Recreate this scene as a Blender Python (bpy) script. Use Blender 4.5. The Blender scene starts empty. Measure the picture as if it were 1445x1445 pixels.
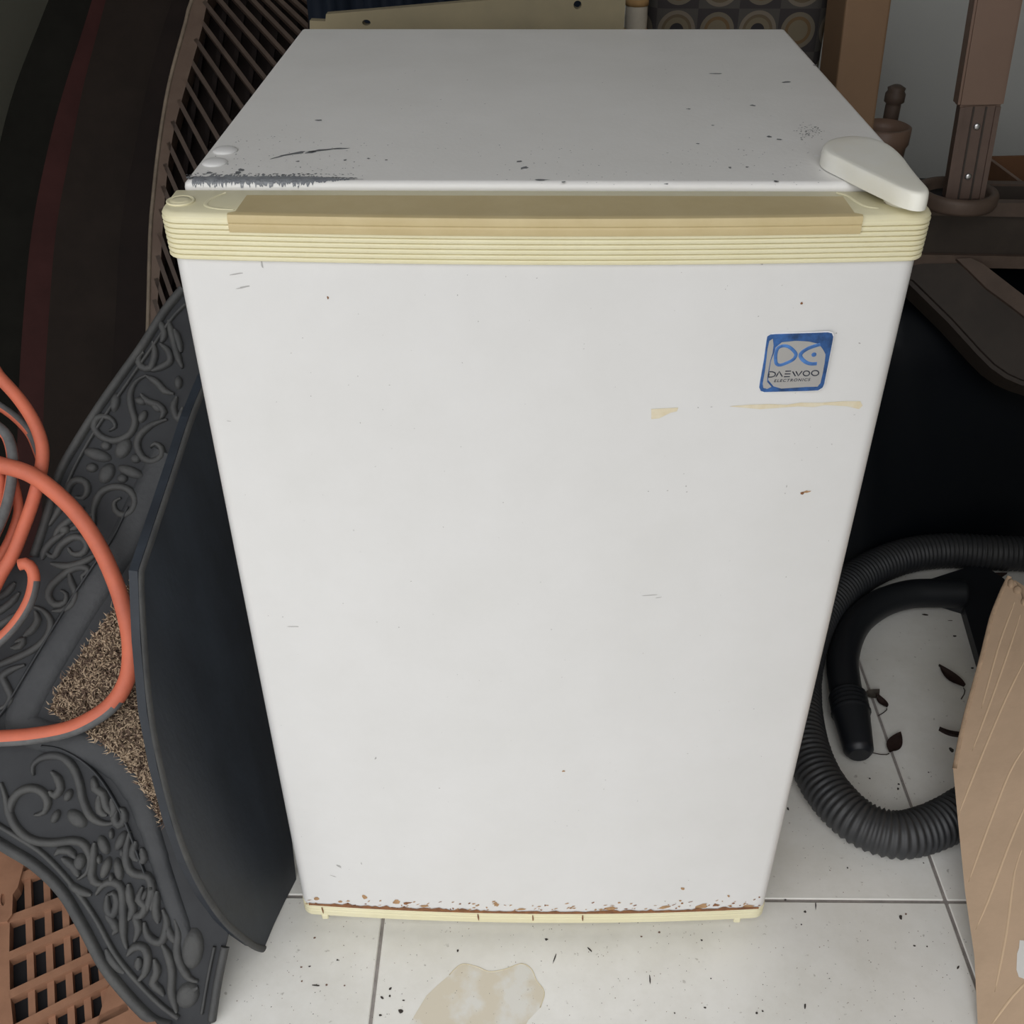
import bpy, bmesh, math, random
from mathutils import Vector, Matrix
random.seed(7)
scene = bpy.context.scene
COL = scene.collection

# ------------------------------------------------------------------ camera
FPX = 1496.04
CAM = Vector((-.0136, -.6405, 1.0047))
_p, _y, _r = .6294, -.0116, -.0019
CF = Vector((math.sin(_y)*math.cos(_p), math.cos(_y)*math.cos(_p), -math.sin(_p)))
_rt = Vector((math.cos(_y), -math.sin(_y), 0)); _up = _rt.cross(CF)
CR = math.cos(_r)*_rt + math.sin(_r)*_up
CU = -math.sin(_r)*_rt + math.cos(_r)*_up
cd = bpy.data.cameras.new('camera'); cam = bpy.data.objects.new('camera', cd); COL.objects.link(cam)
cd.sensor_width = 36; cd.lens = 36*FPX/1445; cd.clip_start = .02
M = Matrix((CR, CU, -CF)).transposed().to_4x4(); M.translation = CAM
cam.matrix_world = M
scene.camera = cam

# ------------------------------------------------------------------ world, exposure
scene.view_settings.view_transform = 'Standard'
scene.view_settings.look = 'None'
scene.view_settings.gamma = 1
scene.view_settings.use_curve_mapping = False
scene.view_settings.exposure = -0.12
w = bpy.data.worlds.new('overcast_sky'); scene.world = w; w.use_nodes = True
bg = w.node_tree.nodes['Background']
bg.inputs[0].default_value = (.985, .988, 1.0, 1)
# standard overcast sky: luminance rises with elevation as (1 + 2 sin h) / 3
_wn = w.node_tree.nodes; _wl = w.node_tree.links
_tc = _wn.new('ShaderNodeTexCoord'); _sx = _wn.new('ShaderNodeSeparateXYZ'); _wl.new(_tc.outputs['Generated'], _sx.inputs[0])
_mx = _wn.new('ShaderNodeMath'); _mx.operation = 'MAXIMUM'; _wl.new(_sx.outputs['Z'], _mx.inputs[0]); _mx.inputs[1].default_value = 0
_ma = _wn.new('ShaderNodeMath'); _ma.operation = 'MULTIPLY_ADD'; _wl.new(_mx.outputs[0], _ma.inputs[0])
SKY = 3.6
_ma.inputs[1].default_value = SKY*2/3; _ma.inputs[2].default_value = SKY/3
_wl.new(_ma.outputs[0], bg.inputs[1])
# daylight comes in through the open garage front behind the camera (sky portal)
ROOM = dict(x0=-.80, x1=1.10, y0=-1.05, y1=1.32, z1=2.7)
FX0, ALC = -2.4, .02   # the bay in front of the alcove is wider to the left
DOOR = dict(x0=-2.3, x1=.62, z1=2.62)
pd = bpy.data.lights.new('door_portal', 'AREA'); pd.shape = 'RECTANGLE'
pd.size = DOOR['x1']-DOOR['x0']; pd.size_y = DOOR['z1']; pd.cycles.is_portal = True
po = bpy.data.objects.new('door_portal', pd); COL.objects.link(po)
po.location = ((DOOR['x0']+DOOR['x1'])/2, ROOM['y0'], DOOR['z1']/2); po.rotation_euler = (math.radians(90), 0, 0)

# ------------------------------------------------------------------ measuring helpers (photo measurement -> point on a real plane)
def ray(px, py): return (px-722.5)/FPX*CR - (py-722.5)/FPX*CU + CF
def on_plane(px, py, p0, n):
    d = ray(px, py); n = Vector(n)
    return CAM + d*((Vector(p0)-CAM).dot(n)/d.dot(n))
def on_z(px, py, z=0): return on_plane(px, py, (0, 0, z), (0, 0, 1))
def on_y(px, py, y): return on_plane(px, py, (0, y, 0), (0, 1, 0))
def depth(v): return (v-CAM).dot(CF)

# ------------------------------------------------------------------ materials
def mat(name, col, rough=.5, metal=0, var=0, vscale=8, bump=0, bscale=60, col2=None, spec=.5, stretch=None, coat=0):
    m = bpy.data.materials.new(name); m.use_nodes = True
    nt = m.node_tree; b = nt.nodes['Principled BSDF']
    b.inputs['Base Color'].default_value = (*col, 1); b.inputs['Roughness'].default_value = rough
    b.inputs['Metallic'].default_value = metal; b.inputs['Specular IOR Level'].default_value = spec
    if coat: b.inputs['Coat Weight'].default_value = coat
    if var or bump:
        tc = nt.nodes.new('ShaderNodeTexCoord'); mp = nt.nodes.new('ShaderNodeMapping')
        nt.links.new(tc.outputs['Object'], mp.inputs[0])
        if stretch: mp.inputs['Scale'].default_value = stretch
    if var:
        n = nt.nodes.new('ShaderNodeTexNoise'); n.inputs['Scale'].default_value = vscale; n.inputs['Detail'].default_value = 6
        n.inputs['Roughness'].default_value = .65
        nt.links.new(mp.outputs[0], n.inputs['Vector'])
        r = nt.nodes.new('ShaderNodeValToRGB'); r.color_ramp.elements[0].position = .35; r.color_ramp.elements[1].position = .68
        c2 = col2 or tuple(c*(1-var) for c in col)
        r.color_ramp.elements[0].color = (*c2, 1); r.color_ramp.elements[1].color = (*col, 1)
        nt.links.new(n.outputs['Fac'], r.inputs[0]); nt.links.new(r.outputs[0], b.inputs['Base Color'])
    if bump:
        n2 = nt.nodes.new('ShaderNodeTexNoise'); n2.inputs['Scale'].default_value = bscale; n2.inputs['Detail'].default_value = 4
        nt.links.new(mp.outputs[0], n2.inputs['Vector'])
        bp = nt.nodes.new('ShaderNodeBump'); bp.inputs['Strength'].default_value = bump; bp.inputs['Distance'].default_value = .002
        nt.links.new(n2.outputs['Fac'], bp.inputs['Height']); nt.links.new(bp.outputs[0], b.inputs['Normal'])
    return m
M_ = {}
M_['enamel'] = mat('white_enamel', (.745, .74, .73), .32, var=.05, vscale=9, col2=(.71, .705, .69))  # same white as the cabinet, toned down against the front light
M_['cabinet'] = mat('white_enamel_brightened', (.85, .84, .82), .38, var=.1, vscale=7, col2=(.79, .78, .755), bump=.08, bscale=300)  # same white as the door, lightened to brighten the top
M_['cream'] = mat('cream_plastic', (.80, .75, .52), .42, var=.08, vscale=14, col2=(.76, .70, .46))
M_['beige'] = mat('beige_plastic', (.60, .49, .27), .45, var=.1, vscale=30, col2=(.55, .44, .23))
M_['hinge'] = mat('yellowed_white_plastic', (.86, .855, .80), .3, var=.08, vscale=20, col2=(.84, .82, .72))
M_['bare'] = mat('bare_grey_steel', (.27, .285, .30), .5, var=.5, vscale=160, col2=(.17, .18, .20))
M_['chip'] = mat('bare_steel_chips', (.20, .21, .225), .5, var=.5, vscale=200)
M_['chiplight'] = mat('white_flakes', (.85, .85, .85), .6)
M_['rust'] = mat('rust', (.30, .13, .05), .85, var=.6, vscale=120, col2=(.17, .075, .035))
M_['rustlight'] = mat('rust_stain', (.50, .30, .15), .7, var=.3, vscale=200)
M_['tape'] = mat('tape_residue', (.70, .60, .40), .6, var=.2, vscale=120, col2=(.76, .69, .53))
M_['smudge'] = mat('grey_scuffs', (.42, .41, .40), .6)
M_['blue'] = mat('blue_foil', (.07, .20, .55), .25, .6, var=.7, vscale=90, col2=(.03, .07, .18))  # navy mottling puts the foil's reflections into the colour
M_['bluel'] = mat('blue_print', (.09, .25, .62), .35, .3, var=.5, vscale=90, col2=(.04, .11, .3))
M_['silver'] = mat('brushed_silver', (.40, .39, .375), .5, .2)
M_['ink'] = mat('black_ink', (.02, .025, .04), .5)
M_['wall'] = mat('painted_wall', (.62, .625, .60), .9, var=.05, vscale=3, bump=.1, bscale=80)
M_['concrete'] = mat('driveway_concrete', (.33, .32, .30), .9, var=.2, vscale=2)
M_['wallshade'] = mat('painted_wall_shaded', (.20, .195, .155), .9, var=.05, vscale=3, bump=.1, bscale=80)  # same wall paint, darkened: shade put into the colour
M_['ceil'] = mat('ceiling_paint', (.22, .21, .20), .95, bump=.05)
M_['grout'] = mat('grout', (.36, .33, .31), .9, var=.35, vscale=50)
M_['rubberdeep'] = mat('black_rubber_groove_shade', (.022, .024, .027), .7, var=.4, vscale=25, col2=(.014, .015, .018))  # darker copy of the rubber, shade of the grooves put into the colour
M_['rubber'] = mat('black_rubber', (.040, .042, .045), .62, var=.35, vscale=22, col2=(.024, .026, .029), bump=.25, bscale=250)
M_['rubberpale'] = mat('dusty_lit_rubber_relief', (.070, .070, .067), .66, var=.4, vscale=30, col2=(.042, .043, .044), bump=.25, bscale=260)  # paler dusty copy, light on the raised parts put into the colour
M_['sheet'] = mat('black_rubber_sheet', (.024, .031, .042), .5, var=.5, vscale=9, col2=(.012, .016, .023), bump=.12, bscale=90, stretch=(1, 3, 1))
M_['hose'] = mat('black_hose_plastic', (.022, .025, .030), .5, var=.5, vscale=12, col2=(.035, .036, .038))
M_['tip'] = mat('black_nozzle_plastic', (.010, .012, .016), .45)
M_['orange'] = mat('orange_rubber', (.68, .17, .09), .62, var=.3, vscale=25, col2=(.55, .14, .08), bump=.2, bscale=120)
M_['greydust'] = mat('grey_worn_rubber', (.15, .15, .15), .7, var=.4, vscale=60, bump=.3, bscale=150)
M_['coir'] = mat('brown_coir', (.15, .095, .06), .95, var=.7, vscale=120, col2=(.05, .032, .022))
M_['fib1'] = mat('coir_fibre_pale', (.40, .30, .205), .9)
M_['fib2'] = mat('coir_fibre_dark', (.13, .085, .06), .9)
M_['dbrown'] = mat('dark_brown_plastic', (.020, .014, .012), .75, spec=.15, var=.3, vscale=14, col2=(.014, .010, .009))
M_['dbrown2'] = mat('brown_board_plastic', (.027, .019, .015), .75, spec=.2, var=.3, vscale=14)
M_['dolive'] = mat('dark_olive_plastic', (.018, .017, .0135), .8, spec=.15, var=.3, vscale=14)
M_['redbrown'] = mat('red_brown_plastic', (.060, .020, .018), .7, spec=.2, var=.25, vscale=20)
M_['tan'] = mat('tan_plastic', (.14, .095, .068), .6, var=.25, vscale=30, col2=(.11, .07, .05))
M_['tanglint'] = mat('tan_edge_highlight', (.26, .205, .15), .65, var=.4, vscale=40)  # paler strip paints the highlight along the rim edge
M_['slat'] = mat('brown_slat_plastic', (.085, .057, .042), .6, var=.3, vscale=40)
M_['terra'] = mat('terracotta_plastic', (.36, .185, .11), .55, var=.3, vscale=25, col2=(.27, .135, .08), bump=.15, bscale=120)
M_['card'] = mat('cardboard', (.57, .41, .28), .85, var=.15, vscale=18, col2=(.50, .36, .245), bump=.2, bscale=70, stretch=(1, 1, .15))
M_['cardedge'] = mat('cardboard_torn_edge', (.55, .39, .26), .9, var=.3, vscale=60)
M_['crease'] = mat('cardboard_crease', (.64, .47, .31), .85)
M_['paper'] = mat('torn_white_paper', (.72, .71, .68), .8, bump=.3)
M_['board'] = mat('olive_cream_board', (.27, .225, .135), .8, var=.2, vscale=6, col2=(.20, .17, .105))
M_['post'] = mat('brown_post', (.21, .125, .068), .7, var=.12, vscale=8)
M_['leg'] = mat('brown_plastic_leg', (.215, .135, .095), .5, var=.1, vscale=10)
M_['leg2'] = mat('brown_plastic_leg_lower', (.14, .09, .068), .5, var=.2, vscale=30)
M_['planter'] = mat('brown_planter_plastic', (.125, .085, .063), .6, var=.3, vscale=18, col2=(.085, .058, .043), bump=.1)
M_['planterdark'] = mat('dark_planter_plastic', (.05, .037, .028), .6, var=.3, vscale=18)
M_['darkfill'] = mat('black_shade_inside', (.008, .008, .010), .9)  # near-black paints the shade inside the pot and lattice openings
M_['boxbrown'] = mat('orange_brown_carton', (.20, .095, .045), .85, var=.2, vscale=15)
M_['bag'] = mat('black_bin_bag', (.003, .0045, .007), .42, spec=.18, bump=.6, bscale=14)
M_['screw'] = mat('zinc_screw', (.7, .7, .7), .3, .9)
M_['leaf'] = mat('dry_leaf', (.075, .042, .035), .7, var=.4, vscale=60)
M_['leafpale'] = mat('pale_dry_leaf', (.22, .19, .16), .8, var=.4, vscale=60)
M_['debris'] = mat('dark_grit', (.05, .04, .035), .9)
M_['debris2'] = mat('brown_grit', (.20, .12, .09), .9)
M_['fabricwhite'] = mat('off_white_fabric', (.62, .56, .46), .9, var=.2, vscale=30)
M_['fabrictan'] = mat('tan_fabric_print', (.40, .24, .10), .9)
M_['navy'] = mat('added_navy_sheet', (.006, .010, .018), .7, spec=.2)
M_['blueplastic'] = mat('pale_blue_plastic', (.28, .40, .46), .4)

def tile_material():
    m = bpy.data.materials.new('white_floor_tile'); m.use_nodes = True
    nt = m.node_tree; b = nt.nodes['Principled BSDF']; L = nt.links.new
    g = nt.nodes.new('ShaderNodeNewGeometry')
    n1 = nt.nodes.new('ShaderNodeTexNoise'); n1.inputs['Scale'].default_value = 7; n1.inputs['Detail'].default_value = 8; n1.inputs['Roughness'].default_value = .7
    L(g.outputs['Position'], n1.inputs['Vector'])
    r1 = nt.nodes.new('ShaderNodeValToRGB'); e = r1.color_ramp.elements
    e[0].position = .34; e[0].color = (.76, .745, .69, 1); e[1].position = .62; e[1].color = (.87, .86, .82, 1)
    L(n1.outputs['Fac'], r1.inputs[0])
    n2 = nt.nodes.new('ShaderNodeTexNoise'); n2.inputs['Scale'].default_value = 130; n2.inputs['Detail'].default_value = 3
    L(g.outputs['Position'], n2.inputs['Vector'])
    r2 = nt.nodes.new('ShaderNodeValToRGB'); e = r2.color_ramp.elements
    e[0].position = .68; e[0].color = (0, 0, 0, 1); e[1].position = .76; e[1].color = (.55, .55, .55, 1)
    L(n2.outputs['Fac'], r2.inputs[0])
    mx = nt.nodes.new('ShaderNodeMixRGB'); mx.inputs['Color2'].default_value = (.27, .24, .20, 1)
    L(r2.outputs[0], mx.inputs['Fac']); L(r1.outputs[0], mx.inputs['Color1']); L(mx.outputs[0], b.inputs['Base Color'])
    b.inputs['Roughness'].default_value = .38
    return m
M_['tile'] = tile_material()

def stain_material():
    m = bpy.data.materials.new('dried_tan_stain'); m.use_nodes = True
    nt = m.node_tree; b = nt.nodes['Principled BSDF']; L = nt.links.new
    g = nt.nodes.new('ShaderNodeNewGeometry')
    n1 = nt.nodes.new('ShaderNodeTexNoise'); n1.inputs['Scale'].default_value = 28; n1.inputs['Detail'].default_value = 5
    L(g.outputs['Position'], n1.inputs['Vector'])
    r1 = nt.nodes.new('ShaderNodeValToRGB'); e = r1.color_ramp.elements
    e[0].position = .40; e[0].color = (.76, .745, .69, 1); e[1].position = .52; e[1].color = (.70, .64, .52, 1)
    L(n1.outputs['Fac'], r1.inputs[0]); L(r1.outputs[0], b.inputs['Base Color'])
    b.inputs['Roughness'].default_value = .6
    return m
M_['stain'] = stain_material()

def cushion_material():
    # printed grid of squares with a ring and a disc in each
    m = bpy.data.materials.new('circle_print_fabric'); m.use_nodes = True
    nt = m.node_tree; b = nt.nodes['Principled BSDF']; L = nt.links.new
    tc = nt.nodes.new('ShaderNodeTexCoord'); sp = nt.nodes.new('ShaderNodeSeparateXYZ'); L(tc.outputs['Object'], sp.inputs[0])
    def mth(op, a, bb=None):
        n = nt.nodes.new('ShaderNodeMath'); n.operation = op
        for i, v in enumerate((a, bb)):
            if v is None: continue
            if isinstance(v, (int, float)): n.inputs[i].default_value = v
            else: L(v, n.inputs[i])
        return n.outputs[0]
    S = 1/.052
    u = mth('MULTIPLY', sp.outputs['X'], S); v = mth('MULTIPLY', sp.outputs['Z'], S)
    fu = mth('SUBTRACT', mth('FRACT', u), .5); fv = mth('SUBTRACT', mth('FRACT', v), .5)
    d = mth('SQRT', mth('ADD', mth('MULTIPLY', fu, fu), mth('MULTIPLY', fv, fv)))
    ck = mth('MODULO', mth('ADD', mth('FLOOR', u), mth('FLOOR', v)), 2.0)
    ck = mth('ABSOLUTE', ck)
    ramp = nt.nodes.new('ShaderNodeValToRGB'); ramp.color_ramp.interpolation = 'CONSTANT'
    e = ramp.color_ramp.elements; e[0].position = 0; e[0].color = (.02, .018, .02, 1); e[1].position = .17; e[1].color = (.14, .115, .075, 1)
    for p, c in ((.30, (.10, .075, .045)), (.37, (.15, .125, .095)), (.46, (.06, .054, .048))):
        x = e.new(p); x.color = (*c, 1)
    ramp2 = nt.nodes.new('ShaderNodeValToRGB'); ramp2.color_ramp.interpolation = 'CONSTANT'
    e = ramp2.color_ramp.elements; e[0].position = 0; e[0].color = (.14, .115, .075, 1); e[1].position = .24; e[1].color = (.12, .075, .035, 1)
    for p, c in ((.32, (.13, .11, .08)), (.42, (.035, .03, .03))):
        x = e.new(p); x.color = (*c, 1)
    L(d, ramp.inputs[0]); L(d, ramp2.inputs[0])
    mx = nt.nodes.new('ShaderNodeMixRGB'); L(ck, mx.inputs['Fac']); L(ramp.outputs[0], mx.inputs['Color1']); L(ramp2.outputs[0], mx.inputs['Color2'])
    L(mx.outputs[0], b.inputs['Base Color']); b.inputs['Roughness'].default_value = .95
    return m
M_['cushion'] = cushion_material()

# ------------------------------------------------------------------ object helpers
def finish(name, bm, m, parent=None, smooth=False, kind=None):
    bm.normal_update()
    me = bpy.data.meshes.new(name); bm.to_mesh(me); bm.free()
    for mm in (m if isinstance(m, (list, tuple)) else [m]): me.materials.append(M_[mm])
    if smooth:
        for p in me.polygons: p.use_smooth = True
    o = bpy.data.objects.new(name, me); COL.objects.link(o)
    if parent is not None: o.parent = parent; o.matrix_parent_inverse = parent.matrix_world.inverted()
    if kind: o['kind'] = kind
    return o
def tag(o, label, cat, group=None, kind=None):
    o['label'] = label; o['category'] = cat
    if group: o['group'] = group
    if kind: o['kind'] = kind
    return o
def thing(name, loc, label, cat, group=None):
    o = bpy.data.objects.new(name, None); COL.objects.link(o); o.location = loc; o.empty_display_size = .05
    o.matrix_world = Matrix.Translation(Vector(loc))
    return tag(o, label, cat, group)
def box_bm(x0, x1, y0, y1, z0, z1, bevel=0, seg=2):
    bm = bmesh.new()
    bmesh.ops.create_cube(bm, size=1)
    bmesh.ops.scale(bm, vec=(x1-x0, y1-y0, z1-z0), verts=bm.verts)
    bmesh.ops.translate(bm, vec=((x0+x1)/2, (y0+y1)/2, (z0+z1)/2), verts=bm.verts)
    if bevel: bmesh.ops.bevel(bm, geom=bm.edges[:], offset=bevel, segments=seg, affect='EDGES', profile=.5)
    return bm
def orient_box(a, b, wdir, wid, thick):
    """bar from a to b; wdir = in-plane width direction"""
    a, b = Vector(a), Vector(b); d = (b-a).normalized(); wv = (Vector(wdir)-d*Vector(wdir).dot(d)).normalized(); t = d.cross(wv)
    bm = bmesh.new(); vs = []
    for e in (a, b):
        for s, q in ((-1, -1), (1, -1), (1, 1), (-1, 1)): vs.append(bm.verts.new(e+wv*s*wid/2+t*q*thick/2))
    for f in ((0, 1, 2, 3), (7, 6, 5, 4), (0, 4, 5, 1), (1, 5, 6, 2), (2, 6, 7, 3), (3, 7, 4, 0)): bm.faces.new([vs[i] for i in f])
    bmesh.ops.recalc_face_normals(bm, faces=bm.faces)
    return bm
def slab_bm(pts, off, holes=()):
    """flat outline extruded by vector off, with optional holes"""
    bm = bmesh.new(); edges = []; off = Vector(off)
    for loop in [pts, *holes]:
        vs = [bm.verts.new(Vector(p)) for p in loop]
        for i in range(len(vs)): edges.append(bm.edges.new((vs[i], vs[(i+1) % len(vs)])))
    r = bmesh.ops.triangle_fill(bm, edges=edges, use_beauty=True, use_dissolve=False)
    fs = [f for f in r['geom'] if isinstance(f, bmesh.types.BMFace)]
    ex = bmesh.ops.extrude_face_region(bm, geom=fs)
    bmesh.ops.translate(bm, vec=off, verts=[v for v in ex['geom'] if isinstance(v, bmesh.types.BMVert)])
    bmesh.ops.recalc_face_normals(bm, faces=bm.faces)
    return bm
def catmull(pts, step, closed=False):
    P = [Vector(p) for p in pts]; out = []; n = len(P)
    for i in range(n if closed else n-1):
        if closed: p0, p1, p2, p3 = P[i-1], P[i], P[(i+1) % n], P[(i+2) % n]
        else: p0, p1, p2, p3 = P[max(i-1, 0)], P[i], P[i+1], P[min(i+2, n-1)]
        k = max(1, int((p2-p1).length/step+.5))
        for j in range(k):
            t = j/k
            out.append(.5*((2*p1)+(p2-p0)*t+(2*p0-5*p1+4*p2-p3)*t*t+(3*p1-p0-3*p2+p3)*t**3))
    if not closed: out.append(P[-1])
    return out
def tube_into(bm, path, rad, sides=12, cap=True, matfn=None, up=(0, 0, 1)):
    """rad: number or function(i, n, arclength)"""
    rings = []; n = len(path); s = 0; T = (path[1]-path[0]).normalized(); N = Vector(up)-T*Vector(up).dot(T)
    if N.length < 1e-3: N = T.orthogonal()
    N.normalize()
    for i, p in enumerate(path):
        if i: s += (p-path[i-1]).length
        t = (path[min(i+1, n-1)]-path[max(i-1, 0)]).normalized(); N = (N-t*N.dot(t)).normalized(); B = t.cross(N)
        r = rad(i, n, s) if callable(rad) else rad
        rings.append([bm.verts.new(p+(N*math.cos(a)+B*math.sin(a))*r) for a in [2*math.pi*k/sides for k in range(sides)]])
    for i in range(n-1):
        for k in range(sides):
            f = bm.faces.new((rings[i][k], rings[i][(k+1) % sides], rings[i+1][(k+1) % sides], rings[i+1][k])); f.smooth = True
            if matfn:
                f.material_index = matfn((f.calc_center_median()-(path[i]+path[i+1])/2).normalized(), i, n)
    if cap:
        bm.faces.new(rings[0][::-1]); bm.faces.new(rings[-1])
    return rings
def lathe_bm(prof, sides=32, center=(0, 0, 0), axis_m=None):
    bm = bmesh.new(); rings = []
    for r, z in prof:
        rings.append([bm.verts.new((r*math.cos(2*math.pi*k/sides), r*math.sin(2*math.pi*k/sides), z)) for k in range(sides)])
    for i in range(len(rings)-1):
        for k in range(sides): bm.faces.new((rings[i][k], rings[i][(k+1) % sides], rings[i+1][(k+1) % sides], rings[i+1][k]))
    bm.faces.new(rings[0][::-1]); bm.faces.new(rings[-1])
    bmesh.ops.recalc_face_normals(bm, faces=bm.faces)
    if axis_m: bmesh.ops.transform(bm, matrix=axis_m, verts=bm.verts)
    bmesh.ops.translate(bm, vec=center, verts=bm.verts)
    return bm
def stroke_into(bm, path, width, height, n, lift=0, taper=False):
    """rounded raised ribbon lying on a plane with normal n"""
    n = Vector(n).normalized(); m = len(path); prof = [(-1, 0), (-.82, .62), (-.4, .95), (.4, .95), (.82, .62), (1, 0)]; rings = []
    for i, p in enumerate(path):
        t = (path[min(i+1, m-1)]-path[max(i-1, 0)]); t = (t-n*t.dot(n)).normalized(); side = n.cross(t)
        wd = width[min(int(i/m*len(width)), len(width)-1)] if isinstance(width, (list, tuple)) else width
        e = 1
        if taper: e = min(1, .35+3.2*min(i, m-1-i)/m)
        rings.append([bm.verts.new(p+side*a*wd/2*e+n*(h*height*(.5+.5*e)+lift)) for a, h in prof])
    for i in range(m-1):
        for k in range(5):
            f = bm.faces.new((rings[i][k], rings[i][k+1], rings[i+1][k+1], rings[i+1][k])); f.smooth = True
    bm.faces.new(rings[0]); bm.faces.new(rings[-1][::-1])
def blob_into(bm, c, ax, bx, n, height, seg=14):
    """raised pillow ellipse on a plane"""
    n = Vector(n).normalized(); rings = []
    for f, h in ((1, 0), (.86, .62), (.55, .92)):
        rings.append([bm.verts.new(c+ax*math.cos(a)*f+bx*math.sin(a)*f+n*height*h) for a in [2*math.pi*k/seg for k in range(seg)]])
    top = bm.verts.new(c+n*height)
    for i in range(2):
        for k in range(seg): bm.faces.new((rings[i][k], rings[i][(k+1) % seg], rings[i+1][(k+1) % seg], rings[i+1][k])).smooth = True
    for k in range(seg): bm.faces.new((rings[2][k], rings[2][(k+1) % seg], top)).smooth = True
def fleck_into(bm, c, u, v, n, a, b, ang, jag=.4, sides=8, lift=.0002, mi=0):
    """thin irregular flake lying on a surface"""
    c = Vector(c); ca, sa = math.cos(ang), math.sin(ang); vs = []
    for k in range(sides):
        t = 2*math.pi*k/sides; r = 1-jag*random.random()
        x, y = a*r*math.cos(t), b*r*math.sin(t)
        vs.append(bm.verts.new(c+u*(x*ca-y*sa)+v*(x*sa+y*ca)+n*lift))
    f = bm.faces.new(vs); f.material_index = mi

# ------------------------------------------------------------------ the room
def struct(name, bm, m): o = finish(name, bm, m); o['kind'] = 'structure'; return o
R_ = ROOM
floor = struct('floor', box_bm(FX0, R_['x1'], R_['y0'], R_['y1'], -.06, -.0016), 'grout')
struct('wall_back', box_bm(R_['x0']-.1, R_['x1']+.1, R_['y1'], R_['y1']+.1, -.06, R_['z1']), 'wall')
struct('wall_left', box_bm(R_['x0']-.1, R_['x0'], ALC, R_['y1'], -.06, R_['z1']), 'wallshade')
struct('wall_left_return', box_bm(FX0, R_['x0']-.1, ALC, ALC+.1, -.06, R_['z1']), 'wallshade')
struct('wall_left_end', box_bm(FX0-.1, FX0, R_['y0'], ALC+.1, -.06, R_['z1']), 'wallshade')
struct('wall_right', box_bm(R_['x1'], R_['x1']+.1, R_['y0'], R_['y1'], -.06, R_['z1']), 'wallshade')
struct('ceiling', box_bm(FX0-.1, R_['x1']+.1, R_['y0'], R_['y1']+.1, R_['z1'], R_['z1']+.1), 'ceil')
struct('wall_front_left', box_bm(FX0-.1, DOOR['x0'], R_['y0']-.1, R_['y0'], -.06, R_['z1']), 'wallshade')
struct('wall_front_right', box_bm(DOOR['x1'], R_['x1']+.1, R_['y0']-.1, R_['y0'], -.06, R_['z1']), 'wallshade')
struct('wall_front_lintel', box_bm(DOOR['x0'], DOOR['x1'], R_['y0']-.1, R_['y0'], DOOR['z1'], R_['z1']), 'wallshade')
struct('driveway', box_bm(-12, 12, -24, R_['y0']-.0, -.12, -.07), 'concrete')
GX, GY, TS, GAP = -.1579, .0356, .6, .0036
tile_meshes = {}
ix0, ix1 = int(math.floor((FX0-GX)/TS)), int(math.ceil((R_['x1']-GX)/TS))
iy0, iy1 = int(math.floor((R_['y0']-GY)/TS)), int(math.ceil((R_['y1']-GY)/TS))
for i in range(ix0, ix1):
    for j in range(iy0, iy1):
        x0, x1 = max(GX+i*TS, FX0)+GAP/2, min(GX+(i+1)*TS, R_['x1'])-GAP/2
        y0, y1 = max(GY+j*TS, R_['y0'])+GAP/2, min(GY+(j+1)*TS, R_['y1'])-GAP/2
        if x1-x0 < .02 or y1-y0 < .02 or (x1 < R_['x0']-.1 and y0 > ALC): continue
        key = (round(x1-x0, 3), round(y1-y0, 3))
        if key not in tile_meshes:
            o = finish('tile', box_bm(-(x1-x0)/2, (x1-x0)/2, -(y1-y0)/2, (y1-y0)/2, -.012, 0, .001, 1), 'tile'); tile_meshes[key] = o.data
        else:
            o = bpy.data.objects.new('tile', tile_meshes[key]); COL.objects.link(o)
        o.parent = floor; o.location = ((x0+x1)/2, (y0+y1)/2, 0)

# dried stain on the floor in front of the fridge
sp = [(588, 1428), (602, 1405), (618, 1390), (634, 1376), (651, 1361), (672, 1364), (690, 1371), (712, 1368), (736, 1360), (750, 1368), (757, 1384), (768, 1400), (762, 1422), (745, 1440), (735, 1462), (700, 1480), (640, 1478), (600, 1468), (575, 1450)]
finish('dried_stain', slab_bm([on_z(x, y, .0001) for x, y in sp], (0, 0, .0004)), 'stain', floor)
bm = bmesh.new()
stroke_into(bm, catmull([on_z(x, y, .0003) for x, y in sp[3:13]], .004), .0012, .0004, (0, 0, 1))
finish('stain_rim', bm, 'tape', floor)

# ------------------------------------------------------------------ refrigerator
XL, XR, YB, YF, HT = -.2365, .2465, .4985, .043, .7722
fr = thing('mini_fridge', (0, .25, 0), 'white mini refrigerator with cream trim and rusty bottom edge on the tiled floor', 'refrigerator')
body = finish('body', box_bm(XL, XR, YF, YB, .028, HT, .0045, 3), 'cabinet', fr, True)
m = body.modifiers.new('wn', 'WEIGHTED_NORMAL')
for px, py in ((318, 213), (303, 230)):
    c = on_z(px, py, HT)
    finish('plug_cap', lathe_bm([(.0088, 0), (.0086, .0007), (.0072, .0016), (.0045, .0023), (.0015, .0026)], 24, c), 'enamel', body, True)
for x in (XL+.04, XR-.04):
    for y in (YF+.03, YB-.04):
        finish('foot', lathe_bm([(.014, 0), (.016, .004), (.016, .022), (.012, .03)], 16, (x, y, 0)), 'tip', fr, True)
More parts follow.
